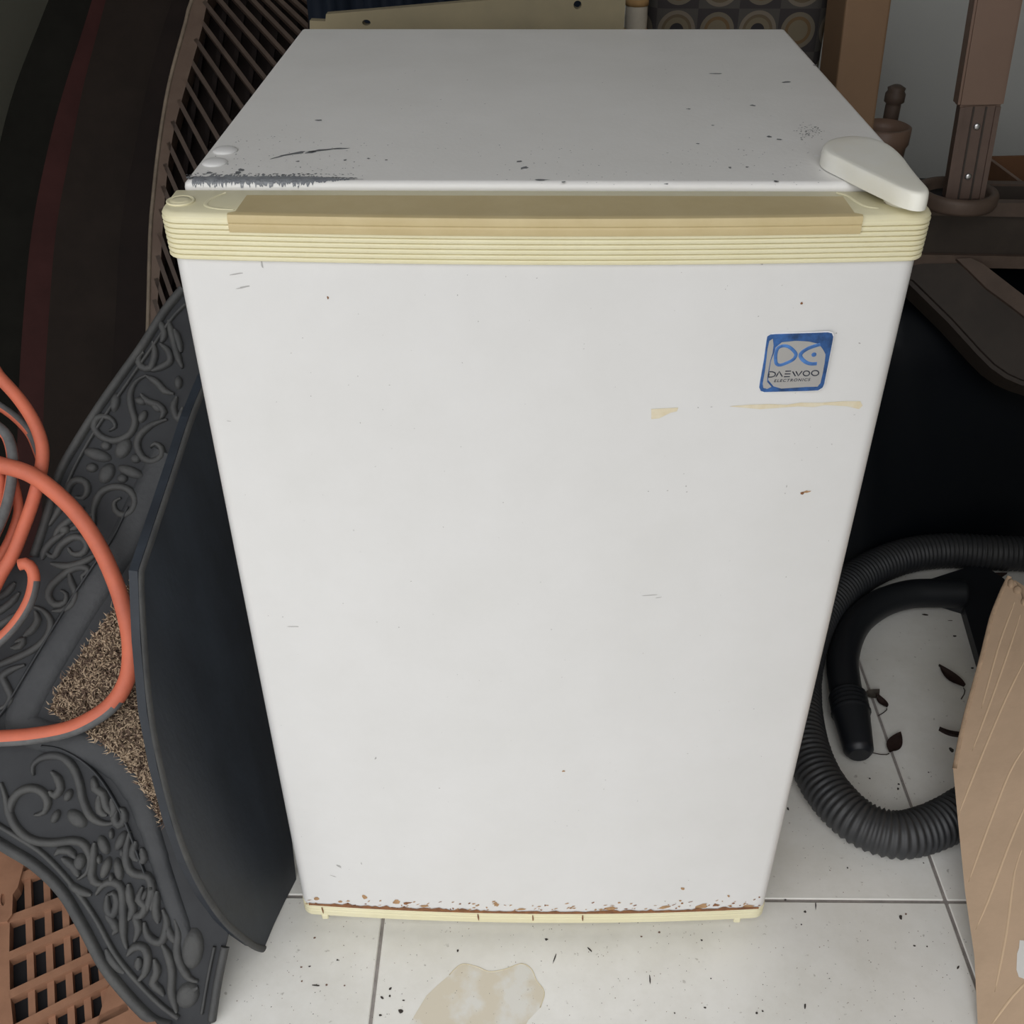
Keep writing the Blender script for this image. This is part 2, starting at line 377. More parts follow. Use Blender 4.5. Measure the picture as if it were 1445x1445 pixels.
# door slab: bowed front with rounded corners
BOW = .0085
def front_outline(hw, y_end, back, rc, n=24, shift=0):
    """plan outline (x, y): bowed front + rounded corners, back straight"""
    pts = []
    for i in range(n+1):
        x = -hw+rc+(2*hw-2*rc)*i/n
        pts.append((x+shift, y_end-BOW*(1-(x/hw)**2)))
    yr = pts[-1][1]; arc = []
    for k in range(1, 7):
        a = k/6*math.pi/2
        arc.append((hw-rc+rc*math.sin(a), yr+rc*(1-math.cos(a))))
    left = [(-x, y) for x, y in arc][::-1]
    return [(-hw+shift, back)]+[(x+shift, y) for x, y in left]+pts+[(x+shift, y) for x, y in arc]+[(hw+shift, back)]
def door_y(x, hw=.2377): return -BOW*(1-(x/hw)**2)
def extrude_outline(sections, close=True):
    bm = bmesh.new(); rings = [[bm.verts.new((x, y, z)) for x, y in pts] for pts, z in sections]; n = len(rings[0])
    for i in range(len(rings)-1):
        for k in range(n): bm.faces.new((rings[i][k], rings[i][(k+1) % n], rings[i+1][(k+1) % n], rings[i+1][k]))
    bm.faces.new(rings[0][::-1]); bm.faces.new(rings[-1])
    bmesh.ops.recalc_face_normals(bm, faces=bm.faces)
    return bm
def sm_angle(o, a=35):
    for p in o.data.polygons: p.use_smooth = True
    o.data.set_sharp_from_angle(angle=math.radians(a))
    return o
ZB, ZT = .040, .739
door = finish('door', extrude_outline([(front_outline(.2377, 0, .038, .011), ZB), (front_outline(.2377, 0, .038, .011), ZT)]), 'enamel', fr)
sm_angle(door)
gk = finish('door_gasket', box_bm(-.225, .23, .0375, .0445, .05, .75), 'greydust', fr)
# ribbed cream trim along the top of the door
secs = []; zb, zt, NR = .7375, .7645, 8
for i in range(NR):
    z0 = zb+(zt-zb)*i/NR; z1 = zb+(zt-zb)*(i+1)/NR
    for t, d in ((.0, -.0016), (.14, -.0004), (.35, .0), (.7, .0), (.9, -.0004)):
        g = d+.0003*i/NR
        secs.append((front_outline(.2412+g, -.0022-g, .040, .0125), z0+(z1-z0)*t))
secs.append((front_outline(.2412, -.0022, .040, .0125), zt+.0012))
secs.append((front_outline(.2402, -.0010, .040, .0120), zt+.0028))
secs.append((front_outline(.2385, .0008, .0385, .0110), zt+.0036))
trim = sm_angle(finish('top_trim', extrude_outline(secs), 'cream', fr), 30)
ZTT = zt+.0036
# round button on the trim
c = on_z(255, 284, ZTT)
bm = lathe_bm([(.0092, -.0005), (.0092, .0008), (.0080, .0012), (.0074, .0004), (.0066, .0004), (.0062, .0010), (.003, .0011)], 32, c)
bmesh.ops.scale(bm, vec=(1, .95, 1), verts=bm.verts)
finish('trim_button', lathe_bm([(.0090, -.0005), (.0090, .0008), (.0080, .0012), (.0074, .0003), (.0066, .0003), (.0062, .0010), (.003, .0011)], 32, c), 'cream', trim, True); bm.free()
# finger scoop creases either side of the grip
for pts in ([(330, 296), (305, 294), (291, 290), (294, 283), (306, 276), (318, 272)], [(1180, 272), (1196, 276), (1208, 284), (1222, 291), (1240, 294)]):
    bm = bmesh.new(); stroke_into(bm, catmull([on_z(x, y, ZTT) for x, y in pts], .003), .0030, .0005, (0, 0, 1), 0, True)
    finish('scoop_crease', bm, 'cream', trim)
# beige grip let into the trim
XA, XB = on_y(322, 308, -.004).x, on_y(1217, 306, -.004).x
def grip_line(d, a, b, n=20):
    return [(a+(b-a)*i/n, door_y(a+(b-a)*i/n, .2412)-.0022-d) for i in range(n+1)]
bm = bmesh.new(); rows = []
zg = ZTT+.0006
prof = [(-.004, zg-.0118), (.0008, zg-.0116), (.0014, zg-.0095), (.0014, zg-.0075), (.0006, zg-.0064), (.0014, zg-.0052), (.0014, zg-.0026), (.0006, zg-.0006), (-.0012, zg)]
for d, z in prof: rows.append([bm.verts.new((x, y, z)) for x, y in grip_line(d, XA, XB)])
ycut = .0285
XA2, XB2 = on_z(346, 280, ZTT).x, on_z(1190, 279, ZTT).x
n = 20
mid = []; back = []
for i in range(n+1):
    t = i/n
    xm = (XA+.004)+(XB-XA-.008)*t; mid.append(bm.verts.new((xm, door_y(xm, .2412)+.0035, zg-.0004)))
    xb = XA2+(XB2-XA2)*t; back.append(bm.verts.new((xb, ycut, zg-.0002)))
backd = [bm.verts.new((v.co.x, v.co.y, v.co.z-.004)) for v in back]
rows += [mid, back, backd]
for i in range(len(rows)-1):
    for k in range(n): bm.faces.new((rows[i][k], rows[i][k+1], rows[i+1][k+1], rows[i+1][k]))
for e_ in (0, -1):
    bm.faces.new([r[e_] for r in rows[:len(prof)]]+[mid[e_]])
    md = bm.verts.new(mid[e_].co-Vector((0, 0, .004)))
    bm.faces.new((mid[e_], back[e_], backd[e_], md))
bmesh.ops.recalc_face_normals(bm, faces=bm.faces)
sm_angle(finish('handle_grip', bm, 'beige', fr), 28)
# bottom trim
secs = []
for z, d in ((.0235, -.0015), (.0245, 0), (.0312, 0), (.0318, -.0006), (.0324, 0), (.0356, 0), (.0362, -.0006), (.0368, 0), (.0395, 0), (.0405, -.001)):
    secs.append((front_outline(.2384+d, -.0012-d, .038, .0125), z))
bt = sm_angle(finish('bottom_trim', extrude_outline(secs), 'cream', fr), 30)
for px in (460, 1040):
    x = on_y(px, 1292, 0).x
    finish('trim_peg', box_bm(x-.0035, x+.0035, -.004, .006, .0185, .026, .001, 1), 'cream', bt)
bm = bmesh.new()
for px in (455, 675, 752, 822):
    x = on_y(px, 1290, -.006).x; y = door_y(x, .2384)-.0014
    bm2 = None
    fleck_into(bm, (x, y, .0335), Vector((1, 0, 0)), Vector((0, 0, 1)), Vector((0, -1, 0)), .0009, .0065, .05, .3, 8, .0003)
finish('rust_streaks', bm, 'rust', bt, kind='stuff')
# rusty seam between door and bottom trim
bm = bmesh.new(); path = []; wid = []
N = 120
top = []; bot = []
for i in range(N+1):
    x = -.2300+.460*i/N; y = door_y(x)-.0006
    a = .55+.45*math.sin(i*.9+1.3)*math.sin(i*.37); prox = .9 if (.05 < i/N < .42 or .62 < i/N < .97) else .45
    h = .0022+.0065*prox*abs(a)*random.random()**1.2
    top.append(bm.verts.new((x, y, ZB+.0002+h))); bot.append(bm.verts.new((x, y-.0004, ZB-.0006)))
for i in range(N): bm.faces.new((bot[i], bot[i+1], top[i+1], top[i]))
finish('rust_seam', bm, 'rust', door)
bm = bmesh.new(); U, V, NN = Vector((1, 0, 0)), Vector((0, 0, 1)), Vector((0, -1, 0))
def on_door(px, py):
    p = on_y(px, py, -.004)
    for _ in range(3): p = on_y(px, py, door_y(max(-.237, min(.237, p.x))))
    return p
for px, py, a, b, mi in [(963, 1254, 4, 4, 1), (960, 1271, 3, 3, 1), (515, 1266, 4, 7, 1), (448, 1268, 6, 5, 1), (480, 1272, 6, 3, 1), (560, 1272, 9, 6, 1), (575, 1274, 8, 4, 0), (600, 1278, 8, 4, 1), (700, 1276, 5, 8, 1), (735, 1283, 8, 3, 1), (862, 1282, 12, 6, 1), (938, 1280, 12, 5, 1), (990, 1278, 12, 7, 1), (1010, 1277, 6, 5, 0), (1028, 1264, 2, 4, 1), (1055, 1279, 10, 5, 1), (1131, 428, 2, 3, 0), (463, 420, 2, 3, 0), (1136, 694, 9, 2.5, 1), (1132, 696, 3, 3, 0), (795, 1088, 3, 2, 1)]:
    p = on_door(px, py); s = depth(p)/FPX
    fleck_into(bm, p, U, V, NN, a*s, b*s, random.random()*.3, .55, 10, .0003, mi)
for _ in range(130):
    px = random.uniform(430, 1075); k = random.random()**2
    p = on_door(px, 1277-k*12+(px-750)**2*-.00006+7); s = depth(p)/FPX
    fleck_into(bm, p, U, V, NN, random.uniform(.8, 4.5)*s, random.uniform(.8, 2.6)*s, random.random(), .6, 8, .0003, random.choice((0, 1, 1)))
finish('rust_spots', bm, ['rust', 'rustlight'], door, kind='stuff')
# tape residue
for pts in ([(919, 577), (957, 575), (955, 580), (946, 582), (938, 586), (930, 590), (919, 591)],
            [(1030, 573), (1056, 571), (1085, 570), (1110, 571), (1130, 568), (1160, 568), (1190, 566), (1214, 566), (1217, 572), (1212, 577), (1196, 573), (1165, 571), (1148, 574), (1125, 573), (1100, 575), (1072, 577), (1050, 575)]):
    P = [on_door(x, y)+Vector((0, -.0002, 0)) for x, y in pts]
    finish('tape_residue', slab_bm(P, (0, -.0002, 0)), 'tape', door)
# scuffs on the door
bm = bmesh.new()
for px, py, a, b, g in [(915, 840, 20, 1.5, -.1), (930, 843, 8, 1.2, -.2), (415, 884, 22, 1.2, 0), (335, 386, 20, 2, -.15), (345, 405, 24, 2, -.2), (370, 374, 2, 12, 0), (300, 355, 14, 2, -.1), (530, 1070, 2, 5, .3), (478, 1222, 3, 10, -.7), (470, 1236, 8, 1.5, .5), (510, 1218, 1.2, 5, 0), (710, 709, 1.5, 1.5, 0), (323, 594, 5, 1, .2), (915, 693, 2, 2, 0), (942, 692, 2, 1.5, 0), (968, 686, 1.5, 3, 0), (969, 694, 1.5, 2, 0), (1110, 686, 1.5, 4, 0), (1108, 696, 1.3, 2, 0), (985, 575, 2, 2, 0), (1004, 574, 3, 1.5, 0), (824, 492, 1.5, 1.5, 0), (1075, 372, 3, 4, 0), (1206, 585, 3, 1, 0), (800, 1165, 2, 1, 0), (563, 885, 2, 1.5, 0), (580, 820, 1.5, 1.5, 0), (778, 888, 1.5, 2, 0), (620, 1112, 1.5, 2, 0), (1180, 470, 2, 2, .3), (1213, 484, 3, 2, .5), (1064, 1000, 2, 1, 0)]:
    p = on_door(px, py); s = depth(p)/FPX
    fleck_into(bm, p, U, V, NN, a*s*.8, b*s*.7, -g, .6, 10, .0002)
for _ in range(150):
    p = on_door(random.uniform(300, 1220), random.uniform(380, 1250))
    if abs(p.x) > .225: continue
    s = random.uniform(.3, .8)*.0006
    fleck_into(bm, p, U, V, NN, s*random.uniform(1, 2.2), s, random.random()*3, .5, 6, .0002)
finish('scuff_marks', bm, 'smudge', door, kind='stuff')
# hinge cover
ZH = HT+.0118
hp = [(1163, 208), (1166, 201), (1174, 196), (1186, 193), (1204, 191), (1224, 193), (1243, 198), (1259, 207), (1273, 220), (1285, 236), (1298, 252), (1308, 263), (1310, 268), (1303, 271), (1289, 270), (1270, 264), (1248, 254), (1218, 240), (1190, 226), (1170, 216)]
P = catmull([on_z(x, y, ZH) for x, y in hp], .003, True); cen = sum(P, Vector())/len(P)
def ringof(scale, z): return [Vector((cen.x+(p.x-cen.x)*scale, cen.y+(p.y-cen.y)*scale, z)) for p in P]
bm = bmesh.new(); rr = []
for sc, z in ((1.035, HT+.0006), (1.032, HT+.007), (1.022, HT+.0100), (1.0, HT+.0114), (.96, ZH), (.8, ZH+.0002)): rr.append([bm.verts.new(p) for p in ringof(sc, z)])
for i in range(len(rr)-1):
    for k in range(len(P)): bm.faces.new((rr[i][k], rr[i][(k+1) % len(P)], rr[i+1][(k+1) % len(P)], rr[i+1][k]))
bm.faces.new(rr[0][::-1]); bm.faces.new(rr[-1]); bmesh.ops.recalc_face_normals(bm, faces=bm.faces)
hc = sm_angle(finish('hinge_cover', bm, 'hinge', fr), 50)
c = on_z(1277, 287, ZTT)
finish('hinge_pin', lathe_bm([(.0125, 0), (.013, .0012), (.0115, .0045), (.010, .0062)], 28, c+Vector((0, .002, 0))), 'hinge', fr, True)
bm = bmesh.new(); fleck_into(bm, c, Vector((1, 0, 0)), Vector((0, 1, 0)), Vector((0, 0, 1)), .0135, .0075, -.12, .12, 34, .0003)
finish('rust_ring', bm, 'rust', trim)
# paint chips on the cabinet top
bm = bmesh.new(); U2, V2, N2 = Vector((1, 0, 0)), Vector((0, 1, 0)), Vector((0, 0, 1))
def chip(px, py, a, b, ang=0, mi=0, jag=.55):
    p = on_z(px, py, HT); s = depth(p)/FPX
    fleck_into(bm, p, U2, V2, N2, a*s, b*s*2.7, ang, jag, 11, .0002, mi)
strip = bmesh.new(); rw = []; NS = 150; xs0, xs1 = XL+.006, XL+.118
for i in range(NS+1):
    t = i/NS; x = xs0+(xs1-xs0)*t; fade = 1 if t < .62 else max(.06, 1-(t-.62)/.36); j = random.random()
    up_ = (.0045+.006*random.random()**2.2)*fade; dn_ = (.35+.65*random.random())*fade
    a_ = dn_*math.pi/2
    rw.append([strip.verts.new((x, YF+.0045-.0048*math.sin(a_), HT-.0045+.0048*math.cos(a_))), strip.verts.new((x, YF+.0045-.0048*math.sin(a_*.5), HT-.0045+.0048*math.cos(a_*.5))), strip.verts.new((x, YF+.0045, HT+.0003)), strip.verts.new((x, YF+.0045+up_, HT+.00025))])
for i in range(NS):
    for k in range(3): strip.faces.new((rw[i][k], rw[i+1][k], rw[i+1][k+1], rw[i][k+1]))
finish('bare_edge', strip, 'bare', body)
for i in range(46):
    px = 266+i*5.2; sz = 1 if px < 400 else max(.3, 1-(px-400)/130)
    chip(px, 251.0+random.uniform(-.6, .6), random.uniform(3.5, 7), random.uniform(2.2, 3.6)*sz, random.uniform(-.3, .3), 0, .65)
    chip(px+random.uniform(-3, 3), 247+random.uniform(-2.0, 1), random.uniform(1.5, 4), random.uniform(.8, 2.0)*sz, random.uniform(-.9, .9), 0, .7)
for px, py, a, b, g in [(340, 240, 6, 3, .4), (336, 244, 5, 3, 0), (295, 244, 7, 2, .2), (450, 170, 7, 2, 0), (740, 237, 5, 4, -.5), (733, 228, 4, 2, -.6), (763, 254, 14, 1.6, 0), (795, 257, 3, 1.5, -.5), (1010, 104, 12, 1, 0), (1110, 116, 9, 2, .1), (1062, 149, 5, 1.6, -.3), (1150, 92, 4, 1, 0), (972, 154, 4, 1, 0), (1006, 177, 3, 1, 0), (985, 203, 3, 1.2, 0), (1085, 193, 4, 2.4, 0), (1100, 197, 6, 1.2, -.2), (1095, 256, 5, 1.8, 0), (1030, 237, 3, 2, 0), (1054, 236, 4, 1.4, 0), (940, 260, 4, 1.2, .3), (420, 228, 4, 1, .3), (415, 217, 30, 2.2, .32), (455, 212, 32, 1.8, .22), (440, 215, 12, 2.4, .3), (480, 210, 16, 1, .1), (395, 221, 20, 1, .5), (520, 224, 3, 1.2, 0), (545, 226, 3, 1, 0), (487, 226, 3, 1.4, 0)]:
    chip(px, py, a, b, g*1.6)
for _ in range(70):
    a = random.gauss(0, 1); b = random.gauss(0, 1); chip(1142+a*9, 187+b*7, random.uniform(.5, 2), random.uniform(.3, .8), random.random()*3)
for _ in range(90): chip(random.uniform(290, 520), random.uniform(190, 250), random.uniform(.5, 1.8), random.uniform(.2, .6), random.uniform(.2, .8))
for _ in range(90): chip(random.uniform(700, 1160), random.uniform(205, 262), random.uniform(.5, 1.5), random.uniform(.2, .6), random.random())
for _ in range(60): chip(random.uniform(380, 1120), random.uniform(90, 250), random.uniform(.4, 1.4), random.uniform(.2, .5), random.random())
for px, py, a, b in [(741, 240, 3, 1.4), (1092, 195, 4, 1), (1110, 199, 3, 1.2), (1152, 220, 4, 2.4), (450, 172, 5, 1), (875, 240, 2, 1), (900, 246, 2, 1.4), (1113, 119, 6, 1)]: chip(px, py, a, b, 0, 1)
finish('paint_chips', bm, ['chip', 'chiplight'], body, kind='stuff')
# badge
YBG = door_y(.165)-.0003
def zb_(x, y, lift=0):   # measured on an 11.115x enlargement of the badge
    return on_y(1060+x/11.115, 455+y/11.115, YBG-lift)
outer = [(250, 215), (300, 185), (380, 178), (800, 165), (1200, 150), (1262, 165), (1282, 215), (1270, 290), (1210, 600), (1140, 950), (1115, 1010), (1045, 1052), (900, 1062), (500, 1072), (200, 1080), (145, 1060), (124, 1010), (140, 900), (200, 560), (235, 300)]
badge = finish('badge', slab_bm([zb_(x, y) for x, y in outer], (0, -.0011, 0)), 'blue', fr)
big = [(c_[0]+(c_[0]-705)*.03, c_[1]+(c_[1]-615)*.035) for c_ in outer]
finish('badge_rim', slab_bm([zb_(x, y) for x, y in big], (0, -.0004, 0)), 'chiplight', badge)
face = [(480, 310), (700, 288), (900, 298), (1060, 335), (1130, 430), (1165, 500), (1150, 640), (1120, 800), (1085, 950), (1040, 1005), (860, 1010), (470, 1035), (350, 1000), (265, 900), (285, 750), (310, 600), (350, 500), (385, 390)]
finish('badge_face', slab_bm([zb_(x, y, .0011) for x, y in face], (0, -.0002, 0)), 'silver', badge)
finish('badge_face', slab_bm([zb_(x, y, .0011) for x, y in [(340, 255), (285, 290), (255, 420), (240, 560), (215, 760), (180, 960), (190, 1025), (250, 1040), (320, 1010), (250, 930), (255, 840), (280, 700), (300, 590), (335, 480), (350, 360)]], (0, -.0002, 0)), 'silver', badge)
NB = Vector((0, -1, 0))
bm = bmesh.new()
loop = catmull([zb_(x, y, .0013) for x, y in [(480, 372), (560, 372), (630, 410), (692, 475), (700, 520), (660, 580), (570, 630), (460, 668), (400, 650), (383, 580), (388, 480), (420, 405)]], .0003, True); loop.append(loop[0])
stroke_into(bm, loop, .0023, .0002, NB)
stroke_into(bm, catmull([zb_(x, y, .0013) for x, y in [(1085, 345), (1000, 368), (900, 405), (810, 460), (772, 515), (800, 575), (870, 630), (950, 650), (1030, 645)]], .0003), .0026, .0002, NB)
blob_into(bm, zb_(985, 505, .0013), Vector((.0017, 0, 0)), Vector((0, 0, .0017)), NB, .0002)
finish('badge_logo', bm, 'bluel', badge)
bm = bmesh.new()
def ell(cx, cy, rx, ry): return [(cx+rx*math.cos(a)+(-.10*ry*math.sin(a)), cy+ry*math.sin(a)) for a in [2*math.pi*k/24 for k in range(25)]]
for pts in ([(285, 775), (330, 773), (366, 785), (382, 812), (366, 840), (325, 855), (270, 858)], [(281, 798), (270, 858)], [(390, 850), (440, 768), (488, 850)], [(536, 766), (624, 763)], [(526, 808), (616, 806)], [(514, 852), (606, 849)], [(650, 770), (694, 842)], [(703, 766), (738, 838), (800, 762)], ell(866, 799, 50, 38), ell(1003, 794, 56, 40)):
    P = [zb_(x, y, .0013) for x, y in pts]
    # keep corners sharp: insert intermediate points
    Q = []
    for a, b in zip(P[:-1], P[1:]): Q += [a, a.lerp(b, .5)]
    Q.append(P[-1]); stroke_into(bm, Q, .00085, .00015, NB)
finish('badge_lettering', bm, 'ink', badge)
fc = bpy.data.curves.new('t', 'FONT'); fc.body = 'ELECTRONICS'; fc.size = 1; fc.offset = .02; fc.space_character = 1.25; fc.shear = .15
fo = bpy.data.objects.new('t', fc); COL.objects.link(fo); bpy.context.view_layer.update()
me = bpy.data.meshes.new_from_object(fo.evaluated_get(bpy.context.evaluated_depsgraph_get()))
bpy.data.objects.remove(fo)
xs = [v.co.x for v in me.vertices]; ys = [v.co.y for v in me.vertices]
p00, p10, p01 = zb_(356, 938, .0014), zb_(922, 918, .0014), zb_(366, 893, .0014)
for v in me.vertices:
    tx = (v.co.x-min(xs))/(max(xs)-min(xs)); ty = (v.co.y-min(ys))/(max(ys)-min(ys))
    v.co = p00+(p10-p00)*tx+(p01-p00)*ty
me.name = 'badge_small_lettering'; me.materials.clear(); me.materials.append(M_['ink'])
o = bpy.data.objects.new('badge_small_lettering', me); COL.objects.link(o); o.parent = badge; o.matrix_parent_inverse = badge.matrix_world.inverted()

# ------------------------------------------------------------------ scroll door mat leaning at the left
MN = Vector((.10, -.75, .65)).normalized(); MP = on_z(300, 1445, .004)
def mt(px, py, lift=0): return on_plane(px, py, MP+MN*lift, MN)
mo = [(258, 408), (232, 440), (200, 490), (170, 532), (140, 575), (110, 622), (84, 668), (70, 715), (58, 755), (48, 785), (30, 792), (0, 790), (-45, 800), (-85, 850), (-100, 1000), (-85, 1080), (-60, 1140), (-25, 1178), (10, 1202), (50, 1228), (84, 1264), (112, 1312), (140, 1366), (172, 1408), (205, 1440), (222, 1452), (296, 1450), (305, 1400), (318, 1335), (322, 1318), (300, 1285), (270, 1230), (250, 1170), (240, 1080), (235, 950), (240, 820), (262, 720), (286, 640), (296, 560), (286, 470)]
mat_o = thing('scroll_door_mat', mt(250, 1440), 'black rubber door mat with scrollwork relief and brown coir centre, leaning behind the orange hose', 'door mat')
finish('base_sheet', slab_bm([mt(x, y) for x, y in mo], -MN*.006), 'rubberdeep', mat_o)
def ms(pts, wpx, h=.004, lift=0, taper=True, into=None, closed=False):
    P = catmull([mt(x, y) for x, y in pts], .004, closed)
    if closed: P.append(P[0])
    stroke_into(into, P, [q*1.045/FPX for q in wpx] if isinstance(wpx, list) else wpx*1.045/FPX, h, MN, lift, taper)
def me_(c, a, b, ang, h, into):
    c0 = mt(*c); u = (mt(c[0]+10*math.cos(ang), c[1]+10*math.sin(ang))-c0)/10; v = (mt(c[0]-10*math.sin(ang), c[1]+10*math.cos(ang))-c0)/10
    blob_into(into, c0, u*a, v*b, MN, h)
bm = bmesh.new(); ms(mo[:10], 13, .006, 0, False, bm); finish('rim_bead', bm, 'rubberpale', mat_o)
bm = bmesh.new(); ms([(262, 430), (243, 450), (212, 495), (182, 538), (152, 582), (123, 628), (100, 672), (86, 712)], 5, .004, 0, False, bm); finish('rim_bead', bm, 'rubberpale', mat_o)
bm = bmesh.new(); ms([(-70, 1120), (-25, 1172), (10, 1196), (50, 1221), (88, 1258), (118, 1308), (147, 1362), (180, 1404), (214, 1438), (240, 1448)], 16, .007, 0, False, bm); finish('rim_bead', bm, 'rubberpale', mat_o)
bm = bmesh.new(); ms([(-30, 1145), (0, 1165), (25, 1180), (62, 1205), (100, 1245), (134, 1293), (163, 1345), (195, 1385), (228, 1418), (252, 1436)], 8, .005, 0, False, bm); finish('rim_bead', bm, 'rubberpale', mat_o)
bm = bmesh.new(); ms([(318, 1335), (308, 1382), (299, 1440)], 12, .006, 0, False, bm); finish('rim_bead', bm, 'rubberpale', mat_o)
bm = bmesh.new(); ms([(303, 1335), (294, 1378), (285, 1430)], 5, .004, 0, False, bm); finish('rim_bead', bm, 'rubberpale', mat_o)
bm = bmesh.new()   # smooth border strip around the coir
S1 = [(236, 640), (214, 684), (196, 720), (175, 765), (150, 805), (120, 850), (92, 895), (62, 945), (38, 990), (30, 1020), (60, 1038), (100, 1046), (135, 1062), (165, 1082), (188, 1112), (205, 1150), (222, 1205), (240, 1262), (256, 1310), (270, 1350)]
ms(S1, [44]*11+[40, 36, 32, 28, 26, 26, 24], .0035, 0, False, bm)
ms([(182, 715), (160, 760), (132, 800), (100, 848), (68, 900), (38, 950), (8, 1000), (-10, 1020)], 4, .0055, 0, False, bm)
ms([(60, 1052), (85, 1056), (115, 1072), (140, 1095), (163, 1130), (180, 1165), (195, 1205), (212, 1250)], 4, .005, 0, False, bm)
finish('border_strip', bm, 'rubber', mat_o)
bm = bmesh.new()   # scrollwork
H = .0048
UP = [[(207, 530), (193, 538), (184, 556), (186, 576), (191, 596), (183, 613), (163, 622), (143, 616), (133, 602), (138, 590), (150, 588), (160, 594), (163, 603), (154, 608)],
      [(236, 592), (214, 600), (198, 614), (194, 630), (202, 646), (216, 651), (228, 644), (228, 632), (219, 626), (212, 632)],
      [(134, 742), (133, 718), (142, 696), (160, 687), (180, 690), (191, 704), (187, 720), (174, 727), (163, 720), (162, 708), (171, 703)],
      [(70, 742), (82, 722), (93, 702), (98, 685), (109, 677), (121, 681), (124, 693), (117, 703), (107, 701)],
      [(216, 482), (219, 500), (212, 520), (199, 517), (196, 505), (203, 497)], [(226, 485), (238, 496), (240, 510), (228, 518), (214, 524)],
      [(207, 531), (222, 540), (233, 552), (246, 556)], [(246, 465), (252, 480), (256, 498)], [(238, 452), (244, 476), (250, 500), (258, 520)], [(199, 556), (208, 566), (224, 572), (232, 582), (226, 592)],
      [(250, 560), (245, 575), (252, 592), (258, 575)], [(225, 452), (232, 470), (228, 484)],
      [(118, 716), (104, 730), (86, 744), (76, 760)], [(132, 724), (118, 738), (100, 748)],
      [(60, 790), (64, 776), (76, 762), (92, 752)], [(63, 778), (76, 786), (86, 770), (104, 758), (119, 761), (123, 773), (114, 782), (102, 781), (97, 773)],
      [(72, 795), (94, 799), (118, 793), (138, 781)], [(120, 826), (116, 813), (126, 806), (118, 800), (102, 803), (86, 814), (72, 828), (69, 842), (78, 853), (92, 850), (94, 838), (86, 833)],
      [(98, 808), (101, 822), (107, 838), (102, 853), (88, 861), (74, 862)], [(46, 856), (60, 860), (72, 876), (68, 896), (52, 913), (28, 926), (0, 938), (-20, 950)],
      [(50, 862), (54, 874), (46, 888), (34, 898)], [(36, 938), (18, 944), (4, 954), (10, 968), (16, 984), (8, 997), (-6, 1002)], [(22, 906), (34, 902), (28, 912), (16, 914)],
      [(-15, 870), (0, 862), (16, 850), (28, 836)], [(-15, 890), (4, 880), (24, 866)], [(-10, 845), (8, 838), (22, 822)]]
for p in UP: ms(p, 11, H, 0, True, bm)
for c, a, b, g in [((138, 642), 21, 9, .3), ((174, 633), 16, 11, -1.0), ((151, 668), 16, 11, 2.1), ((185, 666), 21, 8, .35), ((150, 629), 8, 7, 0), ((192, 647), 8, 7, 0), ((130, 660), 9, 7, 0), ((173, 675), 8, 7, 0), ((163, 568), 7, 14, .2), ((202, 588), 6, 10, .5), ((199, 566), 9, 6, 0.3), ((91, 747), 9, 7, 0), ((222, 575), 10, 6, .6), ((252, 540), 6, 10, 0)]:
    me_(c, a, b, g, H, bm)
LO = [[(48, 1094), (47, 1081), (56, 1071), (72, 1066), (88, 1068), (102, 1080), (112, 1102), (118, 1130), (130, 1153), (150, 1162), (166, 1158)],
      [(73, 1088), (82, 1098), (86, 1112), (78, 1122), (70, 1116)], [(16, 1160), (16, 1135), (27, 1118), (45, 1112), (61, 1118), (68, 1132), (63, 1146), (49, 1150)],
      [(2, 1104), (8, 1122), (14, 1148), (26, 1170), (46, 1185), (74, 1189), (104, 1186), (120, 1192), (128, 1212), (122, 1232), (110, 1240)],
      [(131, 1098), (134, 1112), (146, 1120), (150, 1136), (160, 1150)], [(140, 1122), (142, 1144), (152, 1150)], [(158, 1126), (162, 1142), (157, 1152)],
      [(166, 1140), (174, 1142), (176, 1156), (168, 1164), (162, 1154), (166, 1140)],
      [(184, 1172), (180, 1190), (178, 1210), (184, 1228), (196, 1234), (209, 1236), (215, 1254), (214, 1284)], [(192, 1186), (188, 1205), (196, 1214)], [(200, 1196), (204, 1210), (198, 1218)],
      [(134, 1188), (132, 1210), (130, 1236), (138, 1246), (150, 1246)],
      [(136, 1262), (146, 1248), (160, 1244), (172, 1254), (174, 1285), (175, 1320), (180, 1338)], [(152, 1262), (160, 1259), (166, 1272), (160, 1290), (152, 1282), (152, 1262)],
      [(150, 1290), (160, 1300), (165, 1312), (160, 1318)], [(182, 1246), (184, 1268), (188, 1282), (182, 1298)], [(202, 1250), (196, 1268), (206, 1278), (200, 1290), (192, 1292), (196, 1310), (190, 1328)],
      [(204, 1300), (208, 1318), (220, 1328), (230, 1326), (236, 1300), (230, 1282)], [(222, 1256), (220, 1280), (224, 1302)], [(205, 1288), (212, 1268), (216, 1240)],
      [(228, 1330), (238, 1348), (243, 1372), (242, 1398), (250, 1428)], [(180, 1348), (190, 1336), (203, 1336), (209, 1352), (204, 1374), (194, 1384)], [(196, 1350), (196, 1368)], [(218, 1352), (222, 1370), (216, 1386), (226, 1396), (232, 1404)],
      [(247, 1296), (252, 1316), (250, 1340), (256, 1362), (268, 1380), (280, 1384)], [(256, 1408), (268, 1398), (280, 1392)], [(234, 1300), (240, 1316), (250, 1330)],
      [(108, 1210), (98, 1200), (84, 1200), (78, 1206)], [(88, 1210), (104, 1222), (112, 1236)], [(98, 1246), (112, 1256), (130, 1262)], [(150, 1338), (160, 1356), (176, 1372)]]
for p in LO: ms(p, 12.5, H+.001, 0, True, bm)
